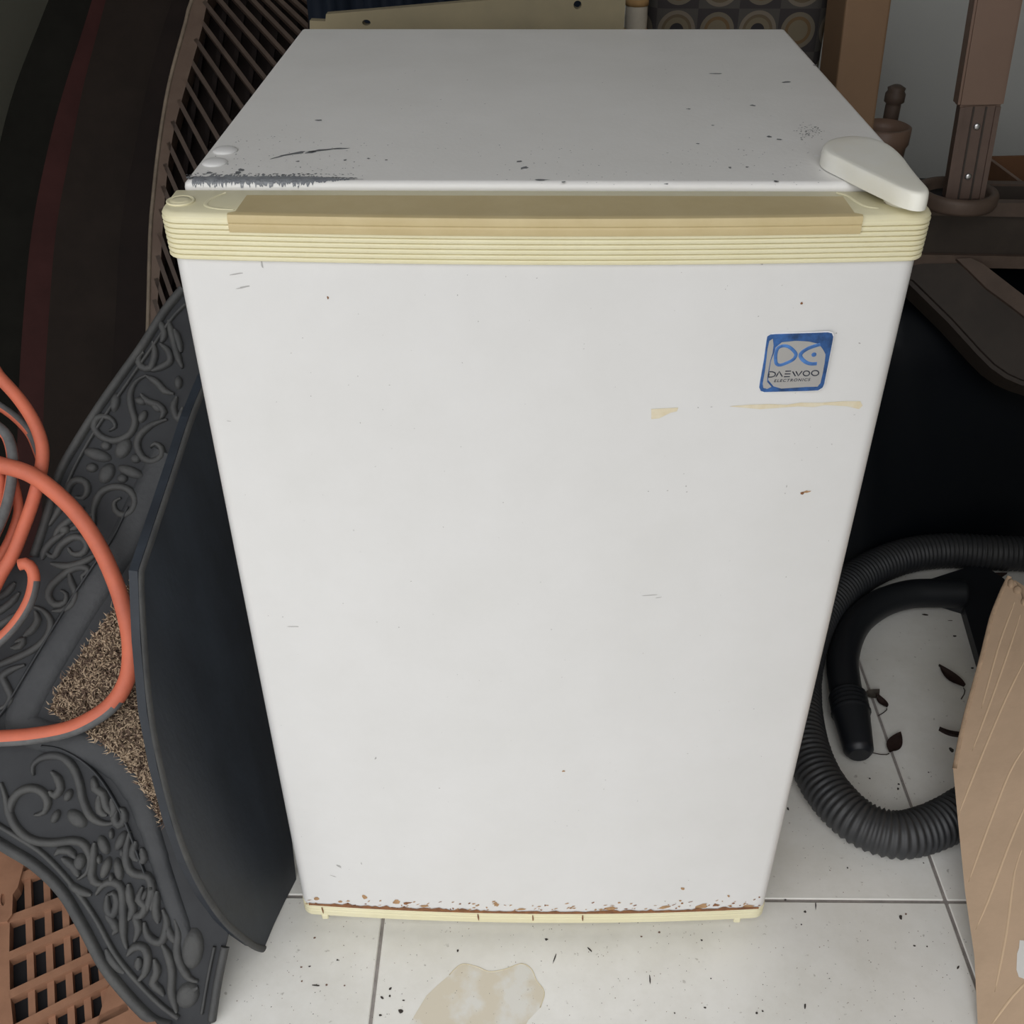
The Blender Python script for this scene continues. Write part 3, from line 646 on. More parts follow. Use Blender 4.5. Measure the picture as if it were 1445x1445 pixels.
for c, a, b, g in [((97, 1122), 6, 10, .5), ((109, 1155), 17, 11, .7), ((79, 1152), 6, 11, .5), ((147, 1192), 8, 15, -.4), ((171, 1186), 7, 16, .45), ((150, 1224), 7, 17, .35), ((168, 1226), 7, 17, -.15), ((158, 1176), 4, 8, 0), ((173, 1202), 4, 7, 0), ((141, 1212), 4, 7, 0), ((158, 1238), 4, 7, 0), ((113, 1216), 9, 13, .3), ((272, 1338), 16, 30, .1), ((265, 1404), 16, 20, .5), ((205, 1262), 4, 10, .4), ((135, 1106), 5, 12, -.3)]:
    me_(c, a, b, g, H+.001, bm)
finish('scrollwork', bm, 'rubberpale', mat_o)
cpoly = [(70, 1000), (86, 968), (110, 930), (138, 890), (165, 852), (184, 824), (214, 800), (226, 900), (222, 1000), (228, 1080), (238, 1150), (228, 1160), (214, 1130), (196, 1098), (172, 1070), (140, 1044), (105, 1022), (84, 1012)]
finish('coir_pad', slab_bm([mt(x, y, .0045) for x, y in cpoly], -MN*.006), 'coir', mat_o)
def inside(x, y, poly):
    r = False; j = len(poly)-1
    for i in range(len(poly)):
        if (poly[i][1] > y) != (poly[j][1] > y) and x < (poly[j][0]-poly[i][0])*(y-poly[i][1])/(poly[j][1]-poly[i][1])+poly[i][0]: r = not r
        j = i
    return r
bm = bmesh.new(); cnt = 0
while cnt < 5200:
    x, y = random.uniform(66, 240), random.uniform(798, 1162)
    if not inside(x, y, cpoly): continue
    cnt += 1
    a = random.uniform(0, 2*math.pi); L = random.uniform(6, 15); c = mt(x, y, .0045)
    q = [c, mt(x+math.cos(a)*L*.5, y+math.sin(a)*L*.5, .0045+random.uniform(.003, .009)), mt(x+math.cos(a+.6)*L, y+math.sin(a+.6)*L, .0045+random.uniform(.001, .008))]
    sd = MN.cross(q[2]-q[0]).normalized()*random.uniform(.0004, .0009)
    v = [bm.verts.new(q[0]-sd), bm.verts.new(q[0]+sd), bm.verts.new(q[1]+sd), bm.verts.new(q[1]-sd), bm.verts.new(q[2])]
    mi = 0 if math.sin(x*.31+y*.13)*math.sin(y*.27-x*.11)+random.uniform(-1, 1) > -.25 else 1
    bm.faces.new(v[:4]).material_index = mi; bm.faces.new((v[3], v[2], v[4])).material_index = mi
finish('coir_fibres', bm, ['fib1', 'fib2'], mat_o, kind='stuff')

# ------------------------------------------------------------------ smooth black rubber sheet beside the fridge
SN = Vector((.97, -.22, .10)).normalized(); SP = on_z(394, 1291, .001)
def ss(px, py, lift=0): return on_plane(px, py, SP+SN*lift, SN)
so = [(418, 1241), (402, 1272), (386, 1306), (372, 1340), (356, 1336), (336, 1322), (312, 1300), (286, 1264), (262, 1218), (242, 1162), (222, 1085), (207, 1005), (198, 905), (194, 806), (202, 782), (222, 722), (244, 656), (266, 588), (290, 530), (330, 480), (345, 600), (380, 900), (408, 1150)]
sh = finish('rubber_sheet', slab_bm([ss(x, y) for x, y in so], -SN*.008), 'sheet')
sh2 = bmesh.new()
stroke_into(sh2, catmull([ss(x+5, y) for x, y in so[3:19]], .01), .007, .0022, SN)
tag(sh, 'smooth black rubber sheet with curved edge standing against the side of the fridge', 'rubber sheet')
finish('raised_edge', sh2, 'rubberpale', sh)

# ------------------------------------------------------------------ orange hose
oh = thing('coiled_hose', mt(30, 1040, .02), 'orange rubber hose coiled in loose loops over the scroll mat', 'hose')
def strand(pts, lifts, rpx, grey=None):
    (xa, ya), (xb, yb) = pts[0], pts[-1]
    if xa < -12 and xb < -11:   # the coil closes to the left
        h = (yb-ya)
        pts = [(-120, ya+h*.5), (-105, ya+h*.2), (-70, ya+h*.02)]+pts+[(-70, yb-h*.02), (-105, yb-h*.2), (-120, ya+h*.5)]
    n = len(pts); P = []
    for i, (x, y) in enumerate(pts):
        l = lifts[0]+(lifts[1]-lifts[0])*i/(n-1); P.append(mt(x, y, l))
    P = catmull(P, .004); bm = bmesh.new()
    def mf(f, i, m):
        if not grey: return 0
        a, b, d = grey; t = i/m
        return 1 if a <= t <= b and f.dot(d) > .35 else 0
    tube_into(bm, P, rpx/FPX*1.0, 14, True, mf)
    bmesh.ops.recalc_face_normals(bm, faces=bm.faces)
    finish('hose_strand', bm, ['orange', 'greydust'], oh)
dn, rt_, lf = -CU, CR, -CR
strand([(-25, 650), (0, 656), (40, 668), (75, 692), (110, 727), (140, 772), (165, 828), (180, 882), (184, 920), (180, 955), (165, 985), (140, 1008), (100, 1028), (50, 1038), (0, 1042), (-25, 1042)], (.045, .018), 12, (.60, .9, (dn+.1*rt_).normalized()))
strand([(-25, 505), (0, 533), (26, 562), (46, 592), (58, 622), (60, 648), (54, 680), (45, 712), (34, 742), (20, 778), (4, 806), (-25, 850)], (.02, .024), 9.5)
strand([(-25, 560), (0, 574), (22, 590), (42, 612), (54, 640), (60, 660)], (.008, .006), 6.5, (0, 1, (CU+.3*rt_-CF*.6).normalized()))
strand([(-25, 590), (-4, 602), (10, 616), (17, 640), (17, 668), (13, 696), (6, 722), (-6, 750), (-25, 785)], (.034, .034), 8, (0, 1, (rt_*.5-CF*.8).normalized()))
strand([(-25, 640), (-10, 650), (-2, 672), (-2, 700), (-8, 730), (-25, 760)], (.028, .028), 9)
strand([(18, 676), (24, 700), (26, 722), (18, 750), (6, 776), (-11, 800), (-60, 850), (-100, 900)], (.012, .012), 7)
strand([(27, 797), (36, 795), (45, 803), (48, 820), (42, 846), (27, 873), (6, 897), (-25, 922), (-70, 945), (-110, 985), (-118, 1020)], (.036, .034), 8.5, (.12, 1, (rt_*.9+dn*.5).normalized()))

# ------------------------------------------------------------------ arched boards and lattice stacked at the left
LN = Vector((.15, -.72, .68)).normalized(); LP = Vector((-.45, .54, .435))
def lt(px, py, lift=0): return on_plane(px, py, LP+LN*lift, LN)
lat = thing('lattice_panel', lt(215, 1000), 'brown lattice panel with curved tan rim, foremost of the arched boards', 'lattice')
E_L = [(300, -60), (268, 0), (259, 32), (236, 118), (222, 200), (213, 280), (209, 330), (206, 446), (203, 560), (202, 760)]
E_R = [(330, -60), (293, 0), (285, 40), (263, 118), (246, 180), (238, 225), (231, 300), (226, 380), (222, 430), (219, 560), (218, 760)]
PL = catmull([lt(x, y) for x, y in E_L], .03); PR = catmull([lt(x, y) for x, y in E_R], .03)
finish('rim', slab_bm(PL+PR[::-1], -LN*.03), 'tan', lat)
bm = bmesh.new(); stroke_into(bm, catmull([lt(x+3, y) for x, y in E_L], .02), .005, .003, LN)
finish('rim_edge', bm, 'tanglint', lat)
VPX, VPY = -52, -420
def edge_x(y):
    for (xa, ya), (xb, yb) in zip(E_R[:-1], E_R[1:]):
        if ya <= y <= yb: return xa+(xb-xa)*(y-ya)/(yb-ya)
    return 218
starts = [(edge_x(y)-4, y) for y in (4, 30, 57, 85, 114, 143, 173, 203, 233, 264, 296, 330, 362, 394, 424)]+[(x, -22) for x in (290, 312, 334, 352, 370, 388, 406, 424, 442, 460)]
for x, y in starts:
    d = math.hypot(x-VPX, y-VPY); k = 190
    a = lt(x, y, -.004); b = lt(x+(x-VPX)/d*k, y+(y-VPY)/d*k, -.004)
    lim = -.288
    if a.x >= lim: continue
    if b.x > lim and a.x < lim: b = a.lerp(b, (lim-a.x)/(b.x-a.x))
    if (b-a).length < .01: continue
    finish('slat', orient_box(a, b, LN.cross(b-a), .0052, .008), 'slat', lat)
for k in range(7):   # cross slats, set deeper
    x0, y0 = 250+k*28, 60+k*3
    a = lt(300+k*26, -40, -.026); b = lt(235+k*22, 440, -.026)
    if b.x > -.288 or a.x > -.288: 
        continue
    finish('slat', orient_box(a, b, LN.cross(b-a), .006, .008), 'dbrown', lat)
def at_lim(py):
    lo, hi = 200, 560
    for _ in range(40):
        m_ = (lo+hi)/2
        if lt(m_, py).x > -.286: hi = m_
        else: lo = m_
    return lt(lo, py, -.008)
ra, rb = at_lim(-60), at_lim(560)
finish('end_bar', orient_box(ra, rb, LN.cross(rb-ra), .012, .02), 'dbrown', lat)
def arched(name, left, right, lift, m, label, thick=.02, edge=None, esh=2):
    A = catmull([lt(x, y, lift) for x, y in left], .03); B = catmull([lt(x, y, lift) for x, y in right], .03)
    o = finish(name, slab_bm(A+B[::-1], -LN*thick), m)
    tag(o, label, 'board', 'arched boards stacked at the left')
    if edge:
        bm = bmesh.new(); stroke_into(bm, catmull([lt(x, y, lift) for x, y in edge], .02), .004, .003, LN); finish('board_edge', bm, 'redbrown', o)
    return o
def cur(d):   # x positions at rows -60, 32, 120, 200, 318, 446, 600, 760
    return list(zip(d, (-60, 32, 120, 200, 318, 446, 600, 880)))
arched('arched_board', cur((265, 232, 208, 192, 171, 163, 154, 150)), cur((470, 440, 400, 380, 360, 330, 300, 280)), -.045, 'dbrown', 'dark brown arched board directly behind the tan-rimmed lattice')
arched('arched_board', cur((165, 141, 118, 102, 80, 69, 61, 58)), cur((330, 300, 270, 250, 230, 220, 215, 210)), -.10, 'dbrown2', 'wide dark brown arched board beside the red-brown board')
arched('arched_board', cur((148, 120, 92, 70, 46, 33, 25, 22)), cur((260, 230, 200, 180, 160, 150, 140, 130)), -.13, 'redbrown', 'narrow red-brown arched board among the dark boards')
arched('arched_board', cur((92, 56, 22, 0, -25, -38, -46, -50)), cur((190, 160, 120, 100, 80, 70, 60, 50)), -.185, 'dolive', 'dark olive arched board nearest the left wall')

# ------------------------------------------------------------------ terracotta lattice lying under the mat
TN = Vector((0, -.08, 1)).normalized(); TP = on_z(120, 1462, .0155)
def tl(px, py, lift=0): return on_plane(px, py, TP+TN*lift, TN)
tp_ = thing('terracotta_lattice', tl(60, 1440), 'terracotta brown plastic lattice lying under the scroll mat', 'lattice')
finish('frame_side', slab_bm([tl(x, y) for x, y in [(-60, 1200), (-10, 1206), (0, 1225), (14, 1290), (13, 1345), (14, 1400), (19, 1450), (20, 1480), (-60, 1480)]], -TN*.014), 'terra', tp_)
hole = [(4+3.5*math.cos(a), 1269+9*math.sin(a)) for a in [2*math.pi*k/12 for k in range(12)]]
finish('corner_plate', slab_bm([tl(x, y, .003) for x, y in [(-60, 1180), (20, 1190), (45, 1205), (33, 1222), (25, 1252), (18, 1262), (17, 1290), (10, 1300), (-60, 1310)]], -TN*.014, [[tl(x, y, .003) for x, y in hole]]), 'terra', tp_)
finish('frame_foot', slab_bm([tl(x, y, .0) for x, y in [(152, 1394), (166, 1376), (196, 1410), (240, 1470), (130, 1475), (138, 1440)]], -TN*.014), 'terra', tp_)
for (a, b) in [((25, 1238), (110, 1206)), ((12, 1297), (130, 1254)), ((10, 1350), (150, 1289)), ((12, 1404), (165, 1332)), ((16, 1454), (175, 1372)), ((60, 1478), (180, 1420))]:
    A, B = tl(*a), tl(*b); finish('slat', orient_box(A-TN*.006, B-TN*.006, TN.cross(B-A), .0088, .012), 'terra', tp_)
for (a, b) in [((36, 1215), (45, 1475)), ((63, 1215), (73, 1475)), ((88, 1235), (101, 1475)), ((112, 1270), (126, 1475)), ((136, 1310), (150, 1440))]:
    A, B = tl(*a), tl(*b); finish('slat', orient_box(A-TN*.009, B-TN*.009, TN.cross(B-A), .0066, .009), 'terra', tp_)
# thin black sheet paints the shade seen through the openings
finish('dark_backing', slab_bm([tl(x, y, -.013) for x, y in [(-60, 1200), (120, 1240), (180, 1400), (190, 1478), (-60, 1478)]], -TN*.001), 'darkfill', tp_)

# ------------------------------------------------------------------ things behind the fridge
bo = [on_y(x, y, .565) for x, y in [(437, 40), (437, 29), (459, 30), (460, 20), (520, 15), (600, 8), (690, 0), (800, -14), (884, -22)]]
outl = [Vector((bo[0].x, .565, .0))]+bo+[Vector((bo[-1].x, .565, 0))]
hc_ = on_y(815, 7, .565); hl = [hc_+Vector((.0042*math.cos(a), 0, .0042*math.sin(a))) for a in [2*math.pi*k/14 for k in range(14)]]
hd_ = on_y(517, 32, .565); hl2 = [hd_+Vector((.0045*math.cos(a), 0, .003*math.sin(a))) for a in [2*math.pi*k/10 for k in range(10)]]
b1 = finish('backing_board', slab_bm(outl, (0, .012, 0), [hl, hl2]), 'board'); tag(b1, 'olive cream board with a round hole standing behind the fridge', 'board')
# added navy sheet standing in for the dark area behind the board
bm = bmesh.new(); ta, tb2 = on_y(418, 10, .70).x+.012, on_y(872, 10, .70).x; NT = 60; f_, b_ = [], []
for i in range(NT+1):
    x = ta+(tb2-ta)*i/NT; yw = .70+.010*math.sin(i*.9)+.006*math.sin(i*2.3+1)
    f_.append([bm.verts.new((x, yw, z)) for z in (0, .3, .6, .80+.008*math.sin(i*.5))]); b_.append([bm.verts.new((x, yw+.02, z)) for z in (0, .3, .6, .80+.008*math.sin(i*.5))])
for i in range(NT):
    for k in range(3):
        bm.faces.new((f_[i][k], f_[i+1][k], f_[i+1][k+1], f_[i][k+1])); bm.faces.new((b_[i][k+1], b_[i+1][k+1], b_[i+1][k], b_[i][k]))
    bm.faces.new((f_[i][3], f_[i+1][3], b_[i+1][3], b_[i][3])); bm.faces.new((b_[i][0], b_[i+1][0], f_[i+1][0], f_[i][0]))
for e_ in (0, NT):
    for k in range(3): bm.faces.new((f_[e_][k], f_[e_][k+1], b_[e_][k+1], b_[e_][k]))
bmesh.ops.recalc_face_normals(bm, faces=bm.faces)
tg = finish('dark_area_sheet', bm, 'navy', None, True); tag(tg, 'added dark navy sheet standing in for the dark area behind the olive cream board', 'dark sheet')
# printed cushion on end
cu = thing('printed_cushion', (.30, .88, 0), 'dark cushion with printed circles standing on end behind the fridge', 'cushion')
xa, xb = on_y(916, 30, .83).x, on_y(1166, 60, .83).x
bm = box_bm(-(xb-xa)/2, (xb-xa)/2, -.05, .05, 0, .86, .02, 3)
bmesh.ops.translate(bm, vec=((xa+xb)/2-.0, .88, 0), verts=bm.verts)
finish('cushion_body', bm, 'cushion', cu, True)
bm = bmesh.new(); xe = on_y(899, 30, .80).x
tube_into(bm, [Vector((xe, .815, z)) for z in [.0+.045*k for k in range(20)]], lambda i, n, s: .0135*(1+.06*math.sin(i*1.7)), 14)
finish('side_roll', bm, 'fabricwhite', cu)
for z in (.735, .775, .70):
    bm = bmesh.new(); tube_into(bm, [Vector((xe, .815, z+dz)) for dz in (0, .004, .008)], .0147, 14); finish('printed_ring', bm, 'fabrictan', cu)
# sliver of pale blue plastic between cushion and post
fb = finish('blue_plastic_tub', lathe_bm([(.010, 0), (.012, .01), (.013, .66), (.011, .672), (.005, .676)], 20, (on_y(1152, 90, .655).x, .655, 0)), 'blueplastic', None, True)
tag(fb, 'pale blue plastic tube between the printed cushion and brown post', 'tube')
# brown post
pt = thing('brown_post', (.41, .74, 0), 'square brown post standing behind the right rear corner of the fridge', 'post')
xl, xr = on_y(1188, 100, .70).x, on_y(1250, 100, .70).x
bm = box_bm(xl, xr, .70, .70+.09, 0, 1.05, .003, 2)
for v in bm.verts: v.co.x += (v.co.z-.6)*-.055
finish('post_shaft', bm, 'post', pt)
bm = box_bm(xr-.012, xr+.004, .715, .775, 0, .68, .003, 2)
for v in bm.verts: v.co.x += (v.co.z-.6)*-.055
finish('side_bracket', bm, 'planterdark', pt)

# ------------------------------------------------------------------ right-hand pile
# black bin bag
bm = bmesh.new(); bmesh.ops.create_uvsphere(bm, u_segments=72, v_segments=40, radius=1)
rs = [(random.uniform(2, 9), random.uniform(2, 9), random.uniform(2, 9), random.uniform(0, 6), random.uniform(.3, 1)) for _ in range(16)]
for v in bm.verts:
    c = v.co.copy(); c = Vector([math.copysign(abs(t)**.27, t) for t in c])
    d = sum(a[4]*math.sin(a[0]*v.co.x+a[3])*math.sin(a[1]*v.co.y+a[3]*2)*math.sin(a[2]*v.co.z+a[3]*3) for a in rs)
    c *= 1+.018*d+.012*math.sin(31*v.co.x+9*d)*math.sin(23*v.co.z+7*d)
    v.co = Vector((.745+c.x*.315, .985+c.y*.315, .13+c.z*.245))
    if v.co.y < .95: v.co.y += max(0, v.co.z-.10)*.55
    if v.co.y < .95: v.co.y -= .085*max(0, min(1, (.66-v.co.x)/.16))*max(0, 1-v.co.z/.3)
    v.co.z = max(v.co.z, .0015)
bag = finish('bin_bag', bm, 'bag', None, True); tag(bag, 'black plastic bag lying behind the vacuum hose under the planters', 'bag')
# diagonal planter trough
def trough(name, c, ax, L, wt, wb, h, m, label, tilt=0, rim=True):
    """open tapered box; ax = long axis, built around bottom centre c"""
    ax = Vector(ax).normalized(); side = Vector((0, 0, 1)).cross(ax).normalized(); up = ax.cross(side)
    if tilt: 
        q = Matrix.Rotation(tilt, 3, ax); side = q@side; up = q@up
    c = Vector(c); t = thing(name, c, label, 'planter')
    def pt(u, v, z): return c+ax*u+side*v+up*z
    bm = bmesh.new()
    secs_ = [(L/2-.02, wb/2, 0), (L/2, wt/2, h), (L/2-.008, wt/2-.008, h), (L/2-.028, wb/2-.008, .01)]
    rr = [[bm.verts.new(pt(s*a, q*b, z)) for s, q in ((-1, -1), (1, -1), (1, 1), (-1, 1))] for a, b, z in secs_]
    for i in range(3):
        for k in range(4): bm.faces.new((rr[i][k], rr[i][(k+1) % 4], rr[i+1][(k+1) % 4], rr[i+1][k]))
    bm.faces.new(rr[0][::-1]); bm.faces.new(rr[3]); bmesh.ops.recalc_face_normals(bm, faces=bm.faces)
    finish('trough_body', bm, m[0], t)
    finish('base_flange', orient_box(pt(-L/2+.01, -wb/2-.004, .009), pt(L/2-.01, -wb/2-.004, .009), up, .018, .008), m[1], t)
    if rim:
        bm = bmesh.new(); loops = []
        for a, b, z in ((L/2+.006, wt/2+.006, h-.016), (L/2+.006, wt/2+.006, h+.003), (L/2-.008, wt/2-.008, h+.003), (L/2-.008, wt/2-.008, h-.004)):
            loops.append([bm.verts.new(pt(s*a, q*b, z)) for s, q in ((-1, -1), (1, -1), (1, 1), (-1, 1))])
        for i in range(4):
            for k in range(4): bm.faces.new((loops[i][k], loops[i][(k+1) % 4], loops[(i+1) % 4][(k+1) % 4], loops[(i+1) % 4][k]))
        bmesh.ops.recalc_face_normals(bm, faces=bm.faces); finish('rim', bm, m[1], t)
    return t
ZTR = .406
trough('planter_trough', (.735, .803, ZTR), (1, -.04, 0), .56, .078, .064, .092, ('planterdark', 'planter'), 'long brown planter trough on top of the pile by the back wall')
# tilted one below, leaning over the bag towards the camera
a_, b_ = on_plane(1318, 395, (.62, .74, .33), (0, -.6, .8)), on_plane(1470, 520, (.62, .66, .25), (0, -.6, .8))
tt = thing('tilted_trough', (a_+b_)/2, 'dark brown planter trough tipped on its side below the long trough', 'planter')
TQN = Vector((-.12, -.74, .66)).normalized(); TQP = Vector((.62, .70, .345))
def tq(px, py, lift=0): return on_plane(px, py, TQP+TQN*lift, TQN)
fa = [tq(*p) for p in [(1225, 385), (1300, 366), (1362, 366), (1500, 470), (1500, 560), (1440, 541), (1420, 532), (1400, 518), (1380, 498), (1340, 454), (1285, 400)]]
bm = slab_bm(fa, -TQN*.055); bmesh.ops.bevel(bm, geom=[e for e in bm.edges if e.is_manifold and e.calc_face_angle(0) > 1], offset=.006, segments=2, affect='EDGES'); finish('trough_body', bm, 'planterdark', tt)
rA = [tq(*p) for p in [(1348, 367), (1368, 366), (1385, 374), (1425, 405), (1510, 470), (1510, 500), (1425, 434), (1390, 408), (1370, 388)]]
finish('rim', slab_bm(rA, TQN*.006), 'planter', tt)
# round socket pot with table leg
ZP = ZTR+.097
pc = on_plane(1352, 266, (0, 0, ZP+.02), (0, 0, 1))
pot = thing('round_pot', (pc.x, pc.y, ZP), 'round brown socket pot on the planter trough holding the leg', 'pot')
rp = .052
bm = lathe_bm([(rp-.002, 0), (rp, .004), (rp+.001, .015), (rp-.001, .0195), (rp-.005, .021), (rp-.010, .0195), (rp-.012, .015), (rp-.013, .006), (.004, .005)], 40, (pc.x, pc.y, ZP))
finish('pot_wall', bm, 'planter', pot, True)
finish('dark_inside', lathe_bm([(rp-.0135, 0), (rp-.0135, .002), (.002, .0022)], 30, (pc.x, pc.y, ZP+.0052)), 'darkfill', pot, True)
lb, ltp = Vector((pc.x+.006, pc.y-.004, ZP+.008)), None
k = (pc.y-CAM.y); ltp = on_y(1412, -40, pc.y+.02)
leg = thing('table_leg', lb, 'brown plastic leg with two screws standing upright in the round pot', 'leg')
ld = (ltp-lb).normalized(); lbr = lb+ld*.118
wl = Vector((1, -.12, 0))
def prism(a, b, wid, dep, m, name, parent, bev=.003):
    bm = orient_box(a, b, wl, wid, dep); bmesh.ops.bevel(bm, geom=bm.edges[:], offset=bev, segments=2, affect='EDGES'); return finish(name, bm, m, parent)
prism(lbr, ltp, .055, .032, 'leg', 'upper_leg', leg)
lo_ = prism(lb, lbr+ld*.006, .046, .026, 'leg2', 'lower_leg', leg)
wv = (wl-ld*wl.dot(ld)).normalized(); fn = ld.cross(wv)
if fn.y > 0: fn = -fn
for s in (-1, 1):
    finish('side_flange', orient_box(lb+wv*s*.0215+fn*.013, lbr+wv*s*.0215+fn*.013, wv, .006, .006), 'leg2', lo_)
    finish('groove_rib', orient_box(lb+wv*s*.0075+fn*.0135, lbr+wv*s*.0075+fn*.0135, wv, .0022, .002), 'planterdark', lo_)
for f in (.27, .80):
    c = lb.lerp(lbr, f)+fn*.0135
    Mx = fn.to_track_quat('Z', 'Y').to_matrix().to_4x4()
    sc = finish('screw', lathe_bm([(.0042, 0), (.0042, .001), (.003, .0022), (.0012, .0024)], 16, c, Mx), 'screw', lo_, True)
# small spout and pot behind the post
sc_ = on_y(1250, 150, .98); s0 = on_y(1250, 200, .98)
so_ = finish('ribbed_spout', lathe_bm([(.011, 0), (.011, sc_.z-s0.z+.002), (.0105, sc_.z-s0.z+.004), (.0145, sc_.z-s0.z+.007), (.0145, sc_.z-s0.z+.018), (.012, sc_.z-s0.z+.022), (.013, sc_.z-s0.z+.026), (.006, sc_.z-s0.z+.030)], 18, s0), 'planter', None, True)
tag(so_, 'small brown ribbed spout sticking up beside the brown post', 'spout')
pq = on_y(1243, 205, .93)
p2 = finish('small_pot', lathe_bm([(.030, 0), (.035, pq.z-.385), (.038, pq.z-.380), (.038, pq.z-.358), (.034, pq.z-.356), (.031, pq.z-.37), (.028, .006)], 32, (pq.x, .93, .385)), 'leg', None, True)
tag(p2, 'small rounded brown pot beside the fridge hinge cover', 'pot')
# open orange-brown carton
cb = thing('open_carton', (.90, 1.05, ZTR), 'open orange brown carton at the right edge against the back wall', 'box')
kL = on_y(1393, 221, .97); zt_ = kL.z
kF = on_z(1462, 272, zt_); dF = (kF-kL).normalized()*.115; dB = Vector((-dF.y, dF.x, 0)).normalized()*.20
cor = [kL, kL+dF, kL+dF+dB, kL+dB]; hC = zt_-ZTR+.02
for k in range(4):
    a, b = cor[k]-Vector((0, 0, hC/2)), cor[(k+1) % 4]-Vector((0, 0, hC/2))
    finish('carton_side', orient_box(a, b, (0, 0, 1), hC, .005), 'boxbrown', cb)
finish('carton_base', slab_bm([p-Vector((0, 0, hC)) for p in cor], (0, 0, .004)), 'boxbrown', cb)
bm = bmesh.new(); stroke_into(bm, [kL.lerp(kL+dF, t/6) for t in range(7)], .006, .001, (0, 0, 1)); finish('carton_rim', bm, 'leg', cb)

# ------------------------------------------------------------------ hoses on the floor
def ribs(r, amp, pitch): return lambda i, n, s: r+amp*math.sin(2*math.pi*s/pitch)
hz = .0275
hp_ = [(1480, 1040), (1430, 1090), (1392, 1122), (1350, 1150), (1308, 1170), (1262, 1178), (1212, 1160), (1172, 1122), (1146, 1076), (1132, 1020), (1130, 960), (1142, 905), (1166, 860), (1196, 826), (1236, 800), (1284, 783), (1340, 777), (1400, 780), (1450, 782), (1500, 786)]
HP = catmull([on_z(x, y, hz) for x, y in hp_], .0017)
bm = bmesh.new(); tube_into(bm, HP, ribs(.0252, .0015, .0072), 22)
ho = finish('vacuum_hose', bm, 'hose'); tag(ho, 'black corrugated vacuum hose looped on the floor between fridge and carton', 'hose')
hw = thing('hose_nozzle', on_z(1300, 850), 'black hose end with ribbed cuff and flat floor head inside the hose loop', 'nozzle')
ip = [(1360, 838), (1322, 837), (1282, 839), (1240, 853), (1206, 882), (1190, 926), (1192, 965), (1198, 992)]
IP = catmull([on_z(x, y, .0245) for x, y in ip], .006)
bm = bmesh.new(); tube_into(bm, IP, .0205, 18); finish('hose_body', bm, 'tip', hw)
CP = catmull([on_z(1196, 982, .026), on_z(1201, 1006, .026), on_z(1206, 1030, .024), on_z(1213, 1066, .020)], .002)
def cuff(i, n, s):
    t = i/(n-1)
    if t < .30: return .0225+.0012*(1 if int(t*30) % 2 else 0)
    if t < .34: return .0245
    if t < .9: return .0225-(t-.34)*.0085
    return .0178-(t-.9)*.06
bm = bmesh.new(); tube_into(bm, CP, cuff, 22); finish('end_cuff', bm, 'tip', hw)
fh = [(1300, 832), (1380, 806), (1412, 828), (1440, 860), (1420, 960), (1380, 950), (1356, 866), (1305, 850)]
bm = slab_bm([on_z(x, y, .001) for x, y in fh], (0, 0, .016)); finish('floor_head', bm, 'tip', hw)

# ------------------------------------------------------------------ flattened cardboard box leaning at the right edge
CBN = Vector((-.62, -.14, .77)).normalized(); CBP = on_z(1380, 1452, .006)
def cbp(px, py, lift=0): return on_plane(px, py, CBP+CBN*lift, CBN)
cbx = thing('cardboard_box', cbp(1400, 1445), 'flattened plain brown cardboard box with torn top corner leaning at the right edge', 'box')
edge = [(1380, 1452), (1375, 1350), (1362, 1260), (1352, 1160), (1345, 1085), (1352, 1048), (1356, 1030), (1362, 1005), (1374, 962), (1384, 925), (1394, 884), (1399, 866), (1413, 832), (1422, 814), (1434, 822), (1441, 838), (1447, 868)]
hd = CBN.cross(Vector((0, 0, 1))).normalized()
if hd.y > 0: hd = -hd
col_ = [cbp(x, y) for x, y in edge]; col_ += [col_[-1]+hd*.42, CBP+hd*.42]
finish('front_panel', slab_bm(col_, -CBN*.005), 'card', cbx)
finish('rear_panel', slab_bm([p-CBN*.007+Vector((.006, 0, 0)) for p in col_], -CBN*.005), 'card', cbx)
tz = col_[-3].z
finish('standing_panel', orient_box(Vector((col_[-3].x+.012, col_[-3].y+.0, tz/2)), Vector((col_[-2].x+.012, col_[-2].y, tz/2)), (0, 0, 1), tz-.012, .005), 'card', cbx)  # mostly unseen side, added to complete the box and block light
fl0, fl1 = col_[-3]+hd*.03, col_[-2]
finish('shade_flap', slab_bm([fl0, fl1, fl1+Vector((.05, 0, .27)), fl0+hd*.02+Vector((.05, 0, .27))], Vector((.005, 0, 0))), 'card', cbx)  # unseen flap added to shade the floor inside the hose loop
bm = bmesh.new(); stroke_into(bm, catmull([cbp(x+2.5, y, -.001) for x, y in edge[4:14]], .01), .006, .0022, CBN); finish('folded_edge', bm, 'cardedge', cbx)
for pts in ([(1450, 925), (1420, 985), (1380, 1080), (1352, 1152)], [(1450, 1050), (1425, 1090), (1390, 1180), (1367, 1245)], [(1450, 1130), (1425, 1190), (1395, 1270), (1377, 1312)], [(1442, 1200), (1432, 1230), (1424, 1290), (1418, 1330), (1404, 1400)], [(1432, 850), (1410, 910), (1385, 1000)], [(1460, 1375), (1430, 1405), (1398, 1448)], [(1440, 868), (1428, 905), (1400, 985), (1372, 1060)]):
    bm = bmesh.new(); stroke_into(bm, catmull([cbp(x, y, -.0004) for x, y in pts], .01), .0028, .0008, CBN, 0, True); finish('crease', bm, 'crease', cbx)
cu_, cv_ = (cbp(1446, 1340)-cbp(1446, 1360)).normalized(), None; cv_ = CBN.cross(cu_)
bm = bmesh.new(); fleck_into(bm, cbp(1448, 1352), cu_, cv_, CBN, .026, .011, 0, .4, 18, .0006); finish('torn_paper', bm, 'paper', cbx)
